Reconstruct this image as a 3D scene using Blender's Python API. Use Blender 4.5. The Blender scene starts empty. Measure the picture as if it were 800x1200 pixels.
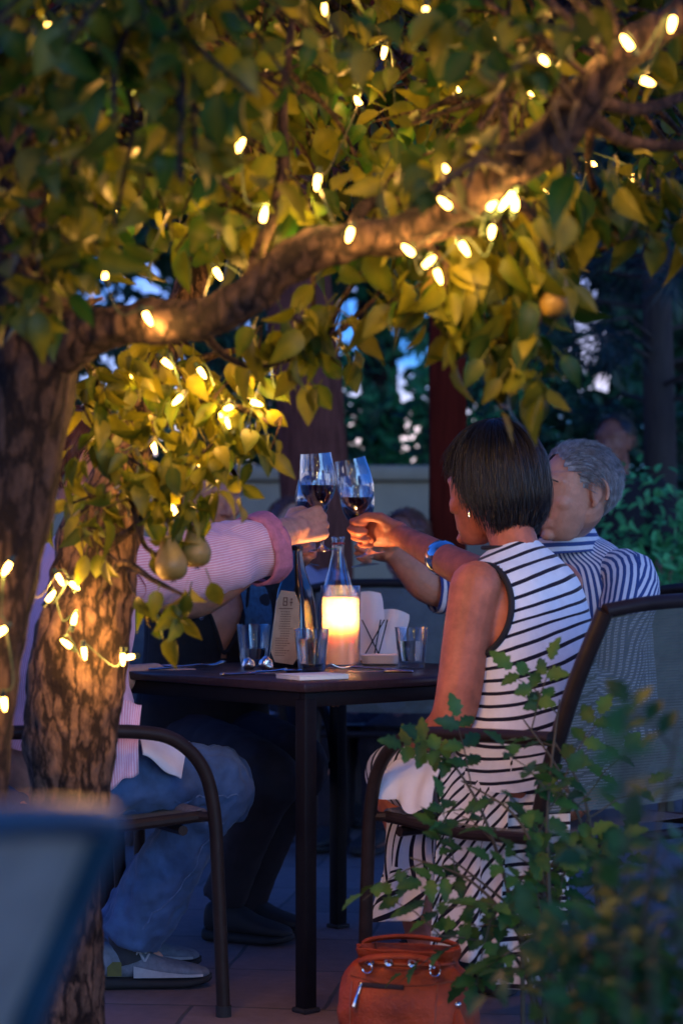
import bpy, bmesh, math, random
import numpy as np
from mathutils import Vector as V, Matrix, noise
from mathutils.bvhtree import BVHTree

random.seed(7)
rnd = random.random
def ru(a, b): return a + (b - a) * random.random()
scene = bpy.context.scene
col = scene.collection
CAM_H, F, HOR = 1.04, 2500.0, 650.0
def P(px, py, d):
    """a point of the place: bearing from the viewpoint, metres away"""
    return V(((px - 400) / F * d, d, CAM_H + (HOR - py) / F * d))
def G(px, d, z=0.0): return V(((px - 400) / F * d, d, z))

# ------------------------------------------------------------------ materials
def newmat(name):
    m = bpy.data.materials.new(name); m.use_nodes = True
    nt = m.node_tree
    for n in list(nt.nodes): nt.nodes.remove(n)
    out = nt.nodes.new('ShaderNodeOutputMaterial')
    return m, nt, out
def N(nt, typ, **kw):
    n = nt.nodes.new(typ)
    for k, v in kw.items():
        if k in n.inputs: n.inputs[k].default_value = v
        else: setattr(n, k, v)
    return n
def L(nt, a, b): nt.links.new(a, b)
def c4(c): return (c[0], c[1], c[2], 1.0)
def varied(nt, c, var, scale, detail=6, coord='Object', stretch=None):
    tc = N(nt, 'ShaderNodeTexCoord')
    nz = N(nt, 'ShaderNodeTexNoise', Scale=scale, Detail=detail, Roughness=.6)
    src = tc.outputs[coord]
    if stretch:
        mp = N(nt, 'ShaderNodeMapping', Scale=stretch); L(nt, src, mp.inputs[0]); src = mp.outputs[0]
    L(nt, src, nz.inputs['Vector'])
    cr = N(nt, 'ShaderNodeValToRGB')
    cr.color_ramp.elements[0].position = .3; cr.color_ramp.elements[1].position = .7
    cr.color_ramp.elements[0].color = c4([x * (1 - var) for x in c]); cr.color_ramp.elements[1].color = c4([min(1, x * (1 + var)) for x in c])
    L(nt, nz.outputs['Fac'], cr.inputs[0])
    return cr.outputs[0], nz.outputs['Fac']
def pmat(name, c, rough=.5, metal=0, var=.2, scale=30, bump=0, sss=0, spec=.5, bscale=None, stretch=None, sheen=0, coat=0):
    m, nt, out = newmat(name)
    b = N(nt, 'ShaderNodeBsdfPrincipled', Roughness=rough, Metallic=metal)
    b.inputs['Specular IOR Level'].default_value = spec
    o, f = varied(nt, c, var, scale, stretch=stretch)
    L(nt, o, b.inputs['Base Color'])
    if sheen: b.inputs['Sheen Weight'].default_value = sheen
    if coat: b.inputs['Coat Weight'].default_value = coat
    if sss:
        b.inputs['Subsurface Weight'].default_value = sss
        b.inputs['Subsurface Radius'].default_value = (1, .35, .2); b.inputs['Subsurface Scale'].default_value = .008
    if bump:
        if bscale:
            _, f = varied(nt, c, var, bscale, stretch=stretch)
        bp = N(nt, 'ShaderNodeBump', Strength=bump, Distance=.004); L(nt, f, bp.inputs['Height']); L(nt, bp.outputs[0], b.inputs['Normal'])
    L(nt, b.outputs[0], out.inputs[0])
    return m
def math_n(nt, op, a, b=None):
    n = N(nt, 'ShaderNodeMath', operation=op)
    for i, x in enumerate((a, b)):
        if x is None: continue
        if isinstance(x, (int, float)): n.inputs[i].default_value = x
        else: L(nt, x, n.inputs[i])
    return n.outputs[0]
def stripemat(name, base, stripe, axis, period, frac, warp=.0, rough=.8, weave=.15, third=None, grain=1.0):
    """woven cloth with a printed stripe; 'st' is the cloth's own coordinate in metres"""
    m, nt, out = newmat(name)
    at = N(nt, 'ShaderNodeAttribute', attribute_name='st')
    sx = N(nt, 'ShaderNodeSeparateXYZ'); L(nt, at.outputs['Vector'], sx.inputs[0])
    x = sx.outputs[axis]
    tc = N(nt, 'ShaderNodeTexCoord')
    if warp:
        nz = N(nt, 'ShaderNodeTexNoise', Scale=9.0, Detail=2.0); L(nt, tc.outputs['Object'], nz.inputs['Vector'])
        w = math_n(nt, 'MULTIPLY', math_n(nt, 'SUBTRACT', nz.outputs['Fac'], .5), warp); x = math_n(nt, 'ADD', x, w)
    fr = math_n(nt, 'FRACT', math_n(nt, 'MULTIPLY', x, 1 / period))
    k = math_n(nt, 'LESS_THAN', fr, frac)
    mx = N(nt, 'ShaderNodeMixRGB'); mx.inputs[1].default_value = c4(base); mx.inputs[2].default_value = c4(stripe); L(nt, k, mx.inputs[0])
    o = mx.outputs[0]
    if third:
        k2 = math_n(nt, 'GREATER_THAN', fr, third[1]); m3 = N(nt, 'ShaderNodeMixRGB'); L(nt, k2, m3.inputs[0]); L(nt, o, m3.inputs[1]); m3.inputs[2].default_value = c4(third[0]); o = m3.outputs[0]
    nz2 = N(nt, 'ShaderNodeTexNoise', Scale=60.0, Detail=5.0); L(nt, tc.outputs['Object'], nz2.inputs['Vector'])
    mr = N(nt, 'ShaderNodeMapRange'); mr.inputs[3].default_value = 1 - weave; mr.inputs[4].default_value = 1 + weave * .4; L(nt, nz2.outputs['Fac'], mr.inputs[0])
    mm = N(nt, 'ShaderNodeMixRGB', blend_type='MULTIPLY'); mm.inputs[0].default_value = 1; L(nt, o, mm.inputs[1]); L(nt, mr.outputs[0], mm.inputs[2])
    b = N(nt, 'ShaderNodeBsdfPrincipled', Roughness=rough); b.inputs['Specular IOR Level'].default_value = .2; b.inputs['Sheen Weight'].default_value = .15
    L(nt, mm.outputs[0], b.inputs['Base Color'])
    nz3 = N(nt, 'ShaderNodeTexNoise', Scale=22.0, Detail=4.0); L(nt, tc.outputs['Object'], nz3.inputs['Vector'])
    bp = N(nt, 'ShaderNodeBump', Strength=.35 * grain, Distance=.006); L(nt, nz3.outputs['Fac'], bp.inputs['Height']); L(nt, bp.outputs[0], b.inputs['Normal'])
    L(nt, b.outputs[0], out.inputs[0])
    return m
def leafmat(name, c1, c2, trans=.45, rough=.45):
    m, nt, out = newmat(name)
    at = N(nt, 'ShaderNodeAttribute', attribute_name='tone')
    cr = N(nt, 'ShaderNodeValToRGB'); L(nt, at.outputs['Fac'], cr.inputs[0])
    cr.color_ramp.elements[0].color = c4(c1); cr.color_ramp.elements[1].color = c4(c2); cr.color_ramp.elements[0].position = .15; cr.color_ramp.elements[1].position = .95
    tc = N(nt, 'ShaderNodeTexCoord'); nz = N(nt, 'ShaderNodeTexNoise', Scale=45.0, Detail=4.0); L(nt, tc.outputs['Object'], nz.inputs['Vector'])
    mr = N(nt, 'ShaderNodeMapRange'); mr.inputs[3].default_value = .6; mr.inputs[4].default_value = 1.35; L(nt, nz.outputs['Fac'], mr.inputs[0])
    mm = N(nt, 'ShaderNodeMixRGB', blend_type='MULTIPLY'); mm.inputs[0].default_value = 1; L(nt, cr.outputs[0], mm.inputs[1]); L(nt, mr.outputs[0], mm.inputs[2])
    b = N(nt, 'ShaderNodeBsdfPrincipled', Roughness=rough); L(nt, mm.outputs[0], b.inputs['Base Color']); b.inputs['Specular IOR Level'].default_value = .3
    t = N(nt, 'ShaderNodeBsdfTranslucent'); L(nt, mm.outputs[0], t.inputs[0])
    mx = N(nt, 'ShaderNodeMixShader'); mx.inputs[0].default_value = trans; L(nt, b.outputs[0], mx.inputs[1]); L(nt, t.outputs[0], mx.inputs[2])
    L(nt, mx.outputs[0], out.inputs[0])
    return m
def emimat(name, c, s):
    m, nt, out = newmat(name)
    e = N(nt, 'ShaderNodeEmission', Color=c4(c), Strength=s); L(nt, e.outputs[0], out.inputs[0]); return m
def thinglass(name, tint=(.93, .96, 1), blend=.3, base=.03, top=.75):
    m, nt, out = newmat(name)
    t = N(nt, 'ShaderNodeBsdfTransparent', Color=c4(tint)); g = N(nt, 'ShaderNodeBsdfGlossy', Roughness=.03)
    lw = N(nt, 'ShaderNodeLayerWeight', Blend=blend)
    mr = N(nt, 'ShaderNodeMapRange'); mr.inputs[3].default_value = base; mr.inputs[4].default_value = top; L(nt, lw.outputs['Facing'], mr.inputs[0])
    mx = N(nt, 'ShaderNodeMixShader'); L(nt, mr.outputs[0], mx.inputs[0]); L(nt, t.outputs[0], mx.inputs[1]); L(nt, g.outputs[0], mx.inputs[2])
    L(nt, mx.outputs[0], out.inputs[0]); return m
def slingmat(name, c, holes=.4):
    """open plastic-coated mesh: threads with small square gaps"""
    m, nt, out = newmat(name)
    at = N(nt, 'ShaderNodeAttribute', attribute_name='st'); sx = N(nt, 'ShaderNodeSeparateXYZ'); L(nt, at.outputs['Vector'], sx.inputs[0])
    fx = math_n(nt, 'FRACT', math_n(nt, 'MULTIPLY', sx.outputs[0], 1 / .0045)); fy = math_n(nt, 'FRACT', math_n(nt, 'MULTIPLY', sx.outputs[1], 1 / .0062))
    h = math_n(nt, 'MULTIPLY', math_n(nt, 'LESS_THAN', fx, .62), math_n(nt, 'LESS_THAN', fy, holes))
    b = N(nt, 'ShaderNodeBsdfPrincipled', Roughness=.5)
    o, f = varied(nt, c, .2, 25); L(nt, o, b.inputs['Base Color'])
    t = N(nt, 'ShaderNodeBsdfTransparent')
    mx = N(nt, 'ShaderNodeMixShader'); L(nt, h, mx.inputs[0]); L(nt, b.outputs[0], mx.inputs[1]); L(nt, t.outputs[0], mx.inputs[2])
    L(nt, mx.outputs[0], out.inputs[0]); return m

# ------------------------------------------------------------------ mesh builder
class MB:
    def __init__(s): s.v = []; s.f = []; s.st = []; s.tone = []
    def add(s, verts, faces, st=None, tone=None):
        o = len(s.v); s.v += [V(p) for p in verts]; s.f += [tuple(i + o for i in f) for f in faces]
        s.st += list(st) if st else [(0, 0)] * len(verts); s.tone += list(tone) if tone is not None else [0] * len(verts)
        return s
    def loft(s, rings, st=None, cap0=True, cap1=True):
        """rings of equal length, closed around (first point repeated at the end)"""
        n = len(rings[0]); o = len(s.v); vs = [p for r in rings for p in r]; fs = []
        for i in range(len(rings) - 1):
            for j in range(n - 1): fs.append((i*n+j, i*n+j+1, (i+1)*n+j+1, (i+1)*n+j))
        tt = [q for r in st for q in r] if st else None
        if tt: tt = list(tt)
        for flag, i, rev in ((cap0, 0, True), (cap1, len(rings)-1, False)):
            if flag:
                c = sum((V(p) for p in rings[i][:-1]), V((0,0,0))) / (n - 1); vs.append(c); k = len(vs) - 1
                if tt: tt.append(tt[i*n])
                for j in range(n - 1): fs.append((k, i*n+j+1, i*n+j) if rev else (k, i*n+j, i*n+j+1))
        return s.add(vs, fs, tt)
    def tube(s, pts, radii, n=10, cap=True, flat=1.0, up=None, round_ends=False):
        pts = [V(p) for p in pts]
        if isinstance(radii, (int, float)): radii = [radii] * len(pts)
        radii = list(radii)
        if round_ends:
            t0 = (pts[0] - pts[1]).normalized(); t1 = (pts[-1] - pts[-2]).normalized(); r0, r1 = radii[0], radii[-1]
            pts = [pts[0] + t0*r0*.97, pts[0] + t0*r0*.75, pts[0] + t0*r0*.4] + pts + [pts[-1] + t1*r1*.4, pts[-1] + t1*r1*.75, pts[-1] + t1*r1*.97]
            radii = [r0*.22, r0*.66, r0*.92] + radii + [r1*.92, r1*.66, r1*.22]
        rings = []; sts = []; prev = None; arc = 0
        for i, p in enumerate(pts):
            t = (pts[min(i+1, len(pts)-1)] - pts[max(i-1, 0)]).normalized()
            if prev is None:
                a = V(up) if up else (V((0,0,1)) if abs(t.z) < .9 else V((1,0,0)))
                x = (a - t * a.dot(t)).normalized()
            else: x = (prev - t * prev.dot(t)).normalized()
            prev = x; y = t.cross(x); r = radii[i]
            if i: arc += (p - pts[i-1]).length
            rings.append([p + x*r*math.cos(2*math.pi*k/n) + y*r*flat*math.sin(2*math.pi*k/n) for k in range(n+1)])
            sts.append([(2*math.pi*r*k/n, arc) for k in range(n+1)])
        return s.loft(rings, sts, cap, cap)
    def lathe(s, prof, n=28, M=None, closed=False):
        rings = []
        for (r, z) in prof: rings.append([V((max(r, 1e-5)*math.cos(2*math.pi*k/n), max(r, 1e-5)*math.sin(2*math.pi*k/n), z)) for k in range(n+1)])
        if M is not None: rings = [[M @ p for p in r] for r in rings]
        return s.loft(rings, [[(0, q[1])]*(n+1) for q in prof], False, False)
    def ball(s, c, r, M=None, nu=18, nv=12):
        R = M.to_3x3() if M is not None else Matrix.Identity(3)
        if isinstance(r, (int, float)): r = (r, r, r)
        rings = []
        for i in range(nv+1):
            th = math.pi * (i if 0 < i < nv else (.02 if i == 0 else nv-.02)) / nv
            rings.append([V(c) + R @ V((r[0]*math.sin(th)*math.cos(-2*math.pi*k/nu), r[1]*math.sin(th)*math.sin(-2*math.pi*k/nu), r[2]*math.cos(th))) for k in range(nu+1)])
        return s.loft(rings)
    def box(s, c, size, M=None, bev=.0):
        bm = bmesh.new(); bmesh.ops.create_cube(bm, size=1.0)
        for v in bm.verts: v.co = V((v.co.x*size[0], v.co.y*size[1], v.co.z*size[2]))
        if bev: bmesh.ops.bevel(bm, geom=bm.edges[:], offset=bev, segments=2, affect='EDGES', profile=.5)
        bm.verts.index_update()
        R = M.to_3x3() if M is not None else Matrix.Identity(3)
        s.add([V(c) + R @ v.co for v in bm.verts], [[v.index for v in f.verts] for f in bm.faces]); bm.free(); return s
    def grid(s, fn, nu, nv, thick=0.0, stfn=None):
        """sheet fn(u,v)->point; thick makes it a solid sheet"""
        pts = [[V(fn(i/nu, j/nv)) for i in range(nu+1)] for j in range(nv+1)]
        W = nu+1; vs = [p for r in pts for p in r]; st = [(stfn or (lambda u, v: (u, v)))(i/nu, j/nv) for j in range(nv+1) for i in range(W)]
        fs = [(j*W+i, j*W+i+1, (j+1)*W+i+1, (j+1)*W+i) for j in range(nv) for i in range(nu)]
        if thick:
            ns = []
            for j in range(nv+1):
                for i in range(W):
                    a = pts[j][min(i+1, nu)] - pts[j][max(i-1, 0)]; b = pts[min(j+1, nv)][i] - pts[max(j-1, 0)][i]
                    ns.append(a.cross(b).normalized())
            k = len(vs); vs = vs + [p - q*thick for p, q in zip(vs, ns)]; st = st + st
            fs = fs + [tuple(reversed([i+k for i in f])) for f in fs]
            bd = [i for i in range(W)] + [j*W+nu for j in range(1, nv+1)] + [nv*W+i for i in range(nu-1, -1, -1)] + [j*W for j in range(nv-1, 0, -1)]
            for a, b in zip(bd, bd[1:] + bd[:1]): fs.append((b, a, a+k, b+k))
        return s.add(vs, fs, st)
    def mesh(s, name, off):
        me = bpy.data.meshes.new(name); me.from_pydata([p - off for p in s.v], [], s.f)
        if any(q != (0, 0) for q in s.st):
            a = me.attributes.new('st', 'FLOAT_VECTOR', 'POINT'); a.data.foreach_set('vector', np.array([(q[0], q[1], 0) for q in s.st], dtype=np.float32).ravel())
        if any(s.tone):
            a = me.attributes.new('tone', 'FLOAT', 'POINT'); a.data.foreach_set('value', np.array(s.tone, dtype=np.float32))
        me.polygons.foreach_set('use_smooth', [True]*len(me.polygons)); me.update(); return me
    def build(s, name, mats, parent=None, loc=None, smooth=True, weld=True, sharp=35):
        off = wloc(parent) if parent else (V(loc) if loc is not None else V((0,0,0)))
        me = s.mesh(name, off)
        if weld:
            bm = bmesh.new(); bm.from_mesh(me); bmesh.ops.remove_doubles(bm, verts=bm.verts, dist=1e-6) if not any(q != (0,0) for q in s.st) else None
            bmesh.ops.recalc_face_normals(bm, faces=bm.faces) if not any(s.tone) else None
            bm.to_mesh(me); bm.free()
        if not smooth: me.polygons.foreach_set('use_smooth', [False]*len(me.polygons))
        for m in (mats if isinstance(mats, (list, tuple)) else [mats]): me.materials.append(m)
        o = bpy.data.objects.new(name, me); col.objects.link(o)
        if smooth and sharp: me.set_sharp_from_angle(angle=math.radians(sharp))
        if parent: o.parent = parent
        elif loc is not None: o.location = loc
        return o
def wloc(o):
    p = V((0,0,0))
    while o: p = p + o.location; o = o.parent
    return p
def empty(name, loc=(0,0,0), rz=0):
    o = bpy.data.objects.new(name, None); col.objects.link(o); o.location = loc; o.rotation_euler = (0,0,rz); o.empty_display_size = .1; return o
def tag(o, label=None, cat=None, group=None, kind=None):
    if label: o['label'] = label
    if cat: o['category'] = cat
    if group: o['group'] = group
    if kind: o['kind'] = kind
    return o
def copy_tree(o, parent=None):
    c = o.copy(); col.objects.link(c)
    if parent: c.parent = parent
    for ch in list(o.children): copy_tree(ch, c)
    return c
def crom(rows, k=6):
    """Catmull-Rom through rows of floats"""
    A = np.array(rows, float); n = len(A); out = []
    for i in range(n-1):
        p0, p1, p2, p3 = A[max(i-1,0)], A[i], A[i+1], A[min(i+2,n-1)]
        for j in range(k):
            t = j/k; out.append(.5*((2*p1)+(-p0+p2)*t+(2*p0-5*p1+4*p2-p3)*t*t+(-p0+3*p1-3*p2+p3)*t**3))
    out.append(A[-1]); return out
def cpts(pts, k=6): return [V(p) for p in crom([tuple(p) for p in pts], k)]
def curve_tube(mb, pts, radii, k=6, **kw):
    r = crom([tuple(p) + ((radii[i] if not isinstance(radii, (int, float)) else radii),) for i, p in enumerate(pts)], k)
    return mb.tube([V(q[:3]) for q in r], [q[3] for q in r], **kw)
def remesh(mb, vox, smooth_it=4, name='tmp'):
    me = mb.mesh(name, V((0,0,0))); o = bpy.data.objects.new(name, me); col.objects.link(o)
    bm = bmesh.new(); bm.from_mesh(me); bmesh.ops.remove_doubles(bm, verts=bm.verts, dist=1e-5); bmesh.ops.recalc_face_normals(bm, faces=bm.faces); bm.to_mesh(me); bm.free()
    r = o.modifiers.new('r', 'REMESH'); r.mode = 'VOXEL'; r.voxel_size = vox
    if smooth_it: q = o.modifiers.new('s', 'SMOOTH'); q.factor = .5; q.iterations = smooth_it
    dg = bpy.context.evaluated_depsgraph_get(); m2 = bpy.data.meshes.new_from_object(o.evaluated_get(dg))
    bpy.data.objects.remove(o); bpy.data.meshes.remove(me)
    m2.polygons.foreach_set('use_smooth', [True]*len(m2.polygons)); return m2
def link_mesh(name, me, mats, parent):
    off = wloc(parent); me.transform(Matrix.Translation(-off)); me.name = name
    me.materials.clear()
    for m in (mats if isinstance(mats, (list, tuple)) else [mats]): me.materials.append(m)
    o = bpy.data.objects.new(name, me); col.objects.link(o); o.parent = parent; return o
def wrinkle(o, amp, sc=(18, 18, 18), seed=0.0):
    me = o.data; ns = [v.normal.copy() for v in me.vertices]
    for v, n in zip(me.vertices, ns):
        p = V((v.co.x*sc[0]+seed, v.co.y*sc[1], v.co.z*sc[2]+seed)); q = noise.noise(p) + .5*noise.noise(p*2.1)
        v.co = v.co + n*amp*q
    me.update()
# leaves: one template, many placements
def leaf_template(shape='pear'):
    if shape == 'pear': ts = [0, .1, .3, .55, .8, 1]; ws = [0, .3, .5, .46, .22, 0]
    elif shape == 'narrow': ts = [0, .2, .5, .8, 1]; ws = [0, .4, .5, .3, 0]
    else: ts = [0, .12, .22, .35, .45, .6, .7, .85, 1]; ws = [0, .3, .24, .5, .34, .44, .24, .2, 0]
    vs = []; fs = []; idx = []
    for t, w in zip(ts, ws):
        if w == 0: vs.append((t, 0, 0)); idx.append([len(vs)-1])
        else: vs += [(t, -w, 1), (t, 0, 0), (t, w, 1)]; idx.append([len(vs)-3, len(vs)-2, len(vs)-1])
    for a, b in zip(idx, idx[1:]):
        if len(a) == 1: fs += [(a[0], b[0], b[1]), (a[0], b[1], b[2])]
        elif len(b) == 1: fs += [(a[0], b[0], a[1]), (a[1], b[0], a[2])]
        else: fs += [(a[0], b[0], b[1], a[1]), (a[1], b[1], b[2], a[2])]
    return vs, fs
def put_leaf(mb, tpl, base, d, nrm, Ln, W, tone, fold=.35, curl=.3, petiole=.0):
    vs, fs = tpl; d = d.normalized(); y = nrm.cross(d)
    if y.length < 1e-4: y = V((1,0,0)).cross(d)
    y.normalize(); z = d.cross(y)
    b0 = base + d*petiole*Ln
    out = []
    for (t, w, e) in vs:
        out.append(b0 + d*(t*Ln*(1-.15*curl*t)) + y*(w*W) + z*(abs(w)*W*fold - curl*Ln*t*t))
    if petiole:
        k = len(out); q = y*(.0012); out += [base - q, base + q, b0 + q, b0 - q]; fs = list(fs) + [(k, k+1, k+2, k+3)]
    mb.add(out, fs, None, [max(.01, tone + (.16 if e == 0 else -.06)) for (t, w, e) in vs] + [tone]*(len(out)-len(vs)))
# ------------------------------------------------------------------ materials
M = {}
def bark_material(nm='pear bark', hi=(.098, .062, .046), lo=(.007, .004, .004)):
    m, nt, out = newmat(nm)
    tc = N(nt, 'ShaderNodeTexCoord'); mp = N(nt, 'ShaderNodeMapping', Scale=(1, 1, .35)); L(nt, tc.outputs['Object'], mp.inputs[0])
    vo = N(nt, 'ShaderNodeTexVoronoi', Scale=55.0, feature='F1'); nz = N(nt, 'ShaderNodeTexNoise', Scale=22.0, Detail=8.0, Roughness=.7)
    wv = N(nt, 'ShaderNodeMixRGB'); wv.inputs[0].default_value = .12; L(nt, mp.outputs[0], wv.inputs[1]); L(nt, nz.outputs['Color'], wv.inputs[2])
    L(nt, wv.outputs[0], vo.inputs['Vector']); L(nt, mp.outputs[0], nz.inputs['Vector'])
    mp2 = N(nt, 'ShaderNodeMapping', Scale=(1, 1, .28)); L(nt, tc.outputs['Object'], mp2.inputs[0])
    wv2 = N(nt, 'ShaderNodeMixRGB'); wv2.inputs[0].default_value = .05; L(nt, mp2.outputs[0], wv2.inputs[1]); L(nt, nz.outputs['Color'], wv2.inputs[2])
    ve = N(nt, 'ShaderNodeTexVoronoi', Scale=34.0, feature='DISTANCE_TO_EDGE'); L(nt, wv2.outputs[0], ve.inputs['Vector'])
    ck = N(nt, 'ShaderNodeMapRange'); ck.inputs[1].default_value = 0; ck.inputs[2].default_value = .16; ck.inputs[3].default_value = .38; ck.inputs[4].default_value = 0; L(nt, ve.outputs['Distance'], ck.inputs[0])
    h = math_n(nt, 'ADD', math_n(nt, 'ADD', math_n(nt, 'MULTIPLY', vo.outputs['Distance'], .45), nz.outputs['Fac']), ck.outputs[0])
    cr = N(nt, 'ShaderNodeValToRGB'); L(nt, h, cr.inputs[0])
    cr.color_ramp.elements[0].position = .45; cr.color_ramp.elements[0].color = c4(hi); cr.color_ramp.elements[1].position = 1.0; cr.color_ramp.elements[1].color = c4(lo)
    b = N(nt, 'ShaderNodeBsdfPrincipled', Roughness=.85); L(nt, cr.outputs[0], b.inputs['Base Color']); b.inputs['Specular IOR Level'].default_value = .25
    bp = N(nt, 'ShaderNodeBump', Strength=.9, Distance=.012); bp.invert = True; L(nt, h, bp.inputs['Height']); L(nt, bp.outputs[0], b.inputs['Normal'])
    L(nt, b.outputs[0], out.inputs[0]); return m
M['black_metal'] = pmat('black powder coat', (.007, .006, .008), .5, .0, .2, 40, .08, spec=.15)
M['chair_metal'] = pmat('dark bronze tube', (.020, .013, .012), .45, .0, .25, 30, .06, spec=.2)
M['table_top'] = pmat('dark table slats', (.03, .015, .016), .33, 0, .3, 14, .05, spec=.35, stretch=(1, 12, 1))
M['sling_dark'] = slingmat('dark sling mesh', (.13, .135, .11), .22)
M['sling_edge'] = pmat('sling roll', (.16, .15, .17), .6, 0, .5, 260, .3)
M['sling_blue'] = pmat('grey blue sling', (.25, .25, .24), .55, 0, .15, 20, .2, bscale=300)
M['chair_teal'] = pmat('blue grey tube', (.012, .05, .085), .35, 0, .2, 20)
M['skin_fair'] = pmat('fair skin', (.47, .23, .155), .5, 0, .2, 24, .3, sss=.15, spec=.35, bscale=140)
M['skin_tan'] = pmat('tanned skin', (.47, .145, .08), .5, 0, .24, 26, .3, sss=.15, spec=.35, bscale=140)
M['skin_pink'] = pmat('ruddy skin', (.56, .28, .20), .5, 0, .24, 28, .3, sss=.15, spec=.35, bscale=120)
M['skin_dimmed'] = pmat('dim skin', (.17, .06, .04), .6, 0, .2, 24)  # darker skin copy: the dimness of the far figures is in the colour
M['hair_black'] = pmat('black hair', (.013, .012, .012), .33, 0, .4, 20, spec=.6)
M['hair_grey'] = pmat('grey hair', (.25, .255, .27), .5, 0, .5, 60)
M['hair_brown'] = pmat('auburn hair', (.10, .035, .022), .45, 0, .4, 30)
M['dress'] = stripemat('navy striped jersey', (.80, .82, .86), (.008, .008, .02), 1, .027, .27, .006)
M['skirt'] = stripemat('navy striped skirt', (.74, .74, .76), (.008, .008, .02), 1, .028, .30, .006)
M['trim_black'] = pmat('black binding', (.01, .01, .014), .8, 0, .2, 60)
M['pink_shirt'] = stripemat('pink pinstripe cotton', (.70, .36, .47), (.80, .62, .74), 0, .0062, .36, .004, .8, .2)
M['pink_cuff'] = pmat('pink cotton', (.50, .17, .25), .85, 0, .2, 60, .3)
M['man_shirt'] = stripemat('blue striped cotton', (.68, .68, .74), (.035, .07, .22), 0, .0185, .48, .004, .8, .15)
M['man_sleeve'] = stripemat('blue striped cotton sleeve', (.7, .7, .76), (.03, .05, .2), 1, .017, .5, .004, .8, .15)
M['jeans'] = pmat('blue denim', (.042, .09, .20), .85, 0, .35, 16, .5, bscale=40, sheen=.1)
M['seam'] = pmat('denim seam', (.075, .125, .24), .85, 0, .3, 90)
M['plum'] = pmat('dark plum trousers', (.014, .008, .013), .85, 0, .3, 30, .3)
M['black_cloth'] = pmat('black knit', (.007, .006, .009), .95, 0, .3, 40, .3)
M['teal_cloth'] = pmat('blue print vest', (.03, .10, .17), .85, 0, .4, 70, .3)
M['silver'] = pmat('polished silver', (.75, .74, .72), .12, 1, .08, 20)
M['steel'] = pmat('steel cutlery', (.6, .6, .62), .2, 1, .1, 60)
M['white_cloth'] = pmat('white napkin', (.74, .75, .79), .9, 0, .06, 20, .4, bscale=18)
M['paper'] = pmat('white paper', (.78, .77, .76), .8, 0, .04, 20)
M['ceramic'] = pmat('white ceramic', (.72, .69, .66), .25, 0, .04, 10)
M['bottle'] = pmat('dark bottle glass', (.006, .007, .008), .08, 0, .2, 5, spec=.7)
M['label_paper'] = pmat('kraft label', (.50, .36, .23), .8, 0, .15, 30)
M['ink'] = pmat('label ink', (.16, .08, .05), .8)
M['foil'] = pmat('silver foil', (.7, .7, .72), .2, 1, .1, 50, .6, bscale=90)
M['leather'] = pmat('orange leather', (.34, .042, .004), .55, 0, .5, 11, .8, bscale=130)
M['leather_dark'] = pmat('orange leather trim', (.28, .05, .012), .45, 0, .3, 12, .3)
M['zip'] = pmat('dark zip tape', (.03, .012, .01), .7)
M['shoe_grey'] = pmat('grey suede', (.13, .15, .19), .85, 0, .25, 60, .4)
M['shoe_light'] = pmat('pale shoe trim', (.30, .31, .34), .6)
M['shoe_yellow'] = pmat('yellow shoe panel', (.09, .085, .012), .7)
M['rubber'] = pmat('black rubber', (.01, .01, .012), .8, 0, .2, 50, .2)
M['bark'] = None
M['bark_lamplit'] = bark_material('rough lamplit bark', (.22, .135, .09), (.012, .007, .006))  # orange glow of the fairy lights is put into this bark colour
M['wire'] = pmat('green wire', (.012, .03, .014), .6)
M['glass'] = thinglass('thin clear glass', base=.055, top=.9)
M['glass_thick'] = thinglass('clear tumbler glass', (.9, .94, .97), .42, .06, .85)
M['wine'] = pmat('red wine', (.010, .001, .0015), .08, 0, .1, 5, spec=.2)
M['pear'] = pmat('ripening pear', (.20, .135, .03), .5, 0, .4, 22, .15)
M['leaf'] = leafmat('pear leaf', (.014, .056, .006), (.155, .148, .009))
M['leaf_shrub'] = leafmat('shrub leaf', (.016, .065, .018), (.06, .165, .032), .35)
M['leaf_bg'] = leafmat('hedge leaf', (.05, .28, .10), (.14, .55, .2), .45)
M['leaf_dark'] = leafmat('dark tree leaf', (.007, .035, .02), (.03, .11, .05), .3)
M['needle'] = leafmat('conifer needle', (.006, .02, .022), (.02, .05, .055), .2)
M['stem'] = pmat('green brown stem', (.06, .05, .025), .7)
M['bark_dark'] = pmat('dark far bark', (.022, .016, .015), .9, 0, .4, 8, .8, stretch=(6, 6, .8))
M['stucco'] = pmat('beige stucco', (.27, .22, .16), .9, 0, .12, 8, .3, bscale=60)
M['post_red'] = pmat('stained timber', (.062, .007, .004), .9, 0, .3, 8, .2, spec=.05, stretch=(10, 10, .7))
M['trunk_bg'] = pmat('far bark', (.13, .045, .033), .95, 0, .4, 8, .8, spec=.05, stretch=(6, 6, .8))
M['shirt_grey'] = pmat('lavender grey shirt', (.30, .27, .36), .9, 0, .15, 20, .3)
M['bulb'] = emimat('warm fairy bulb', (1.0, .50, .09), 15.0)
M['socket'] = pmat('green socket', (.01, .03, .015), .5)

M['bark'] = bark_material()

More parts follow.
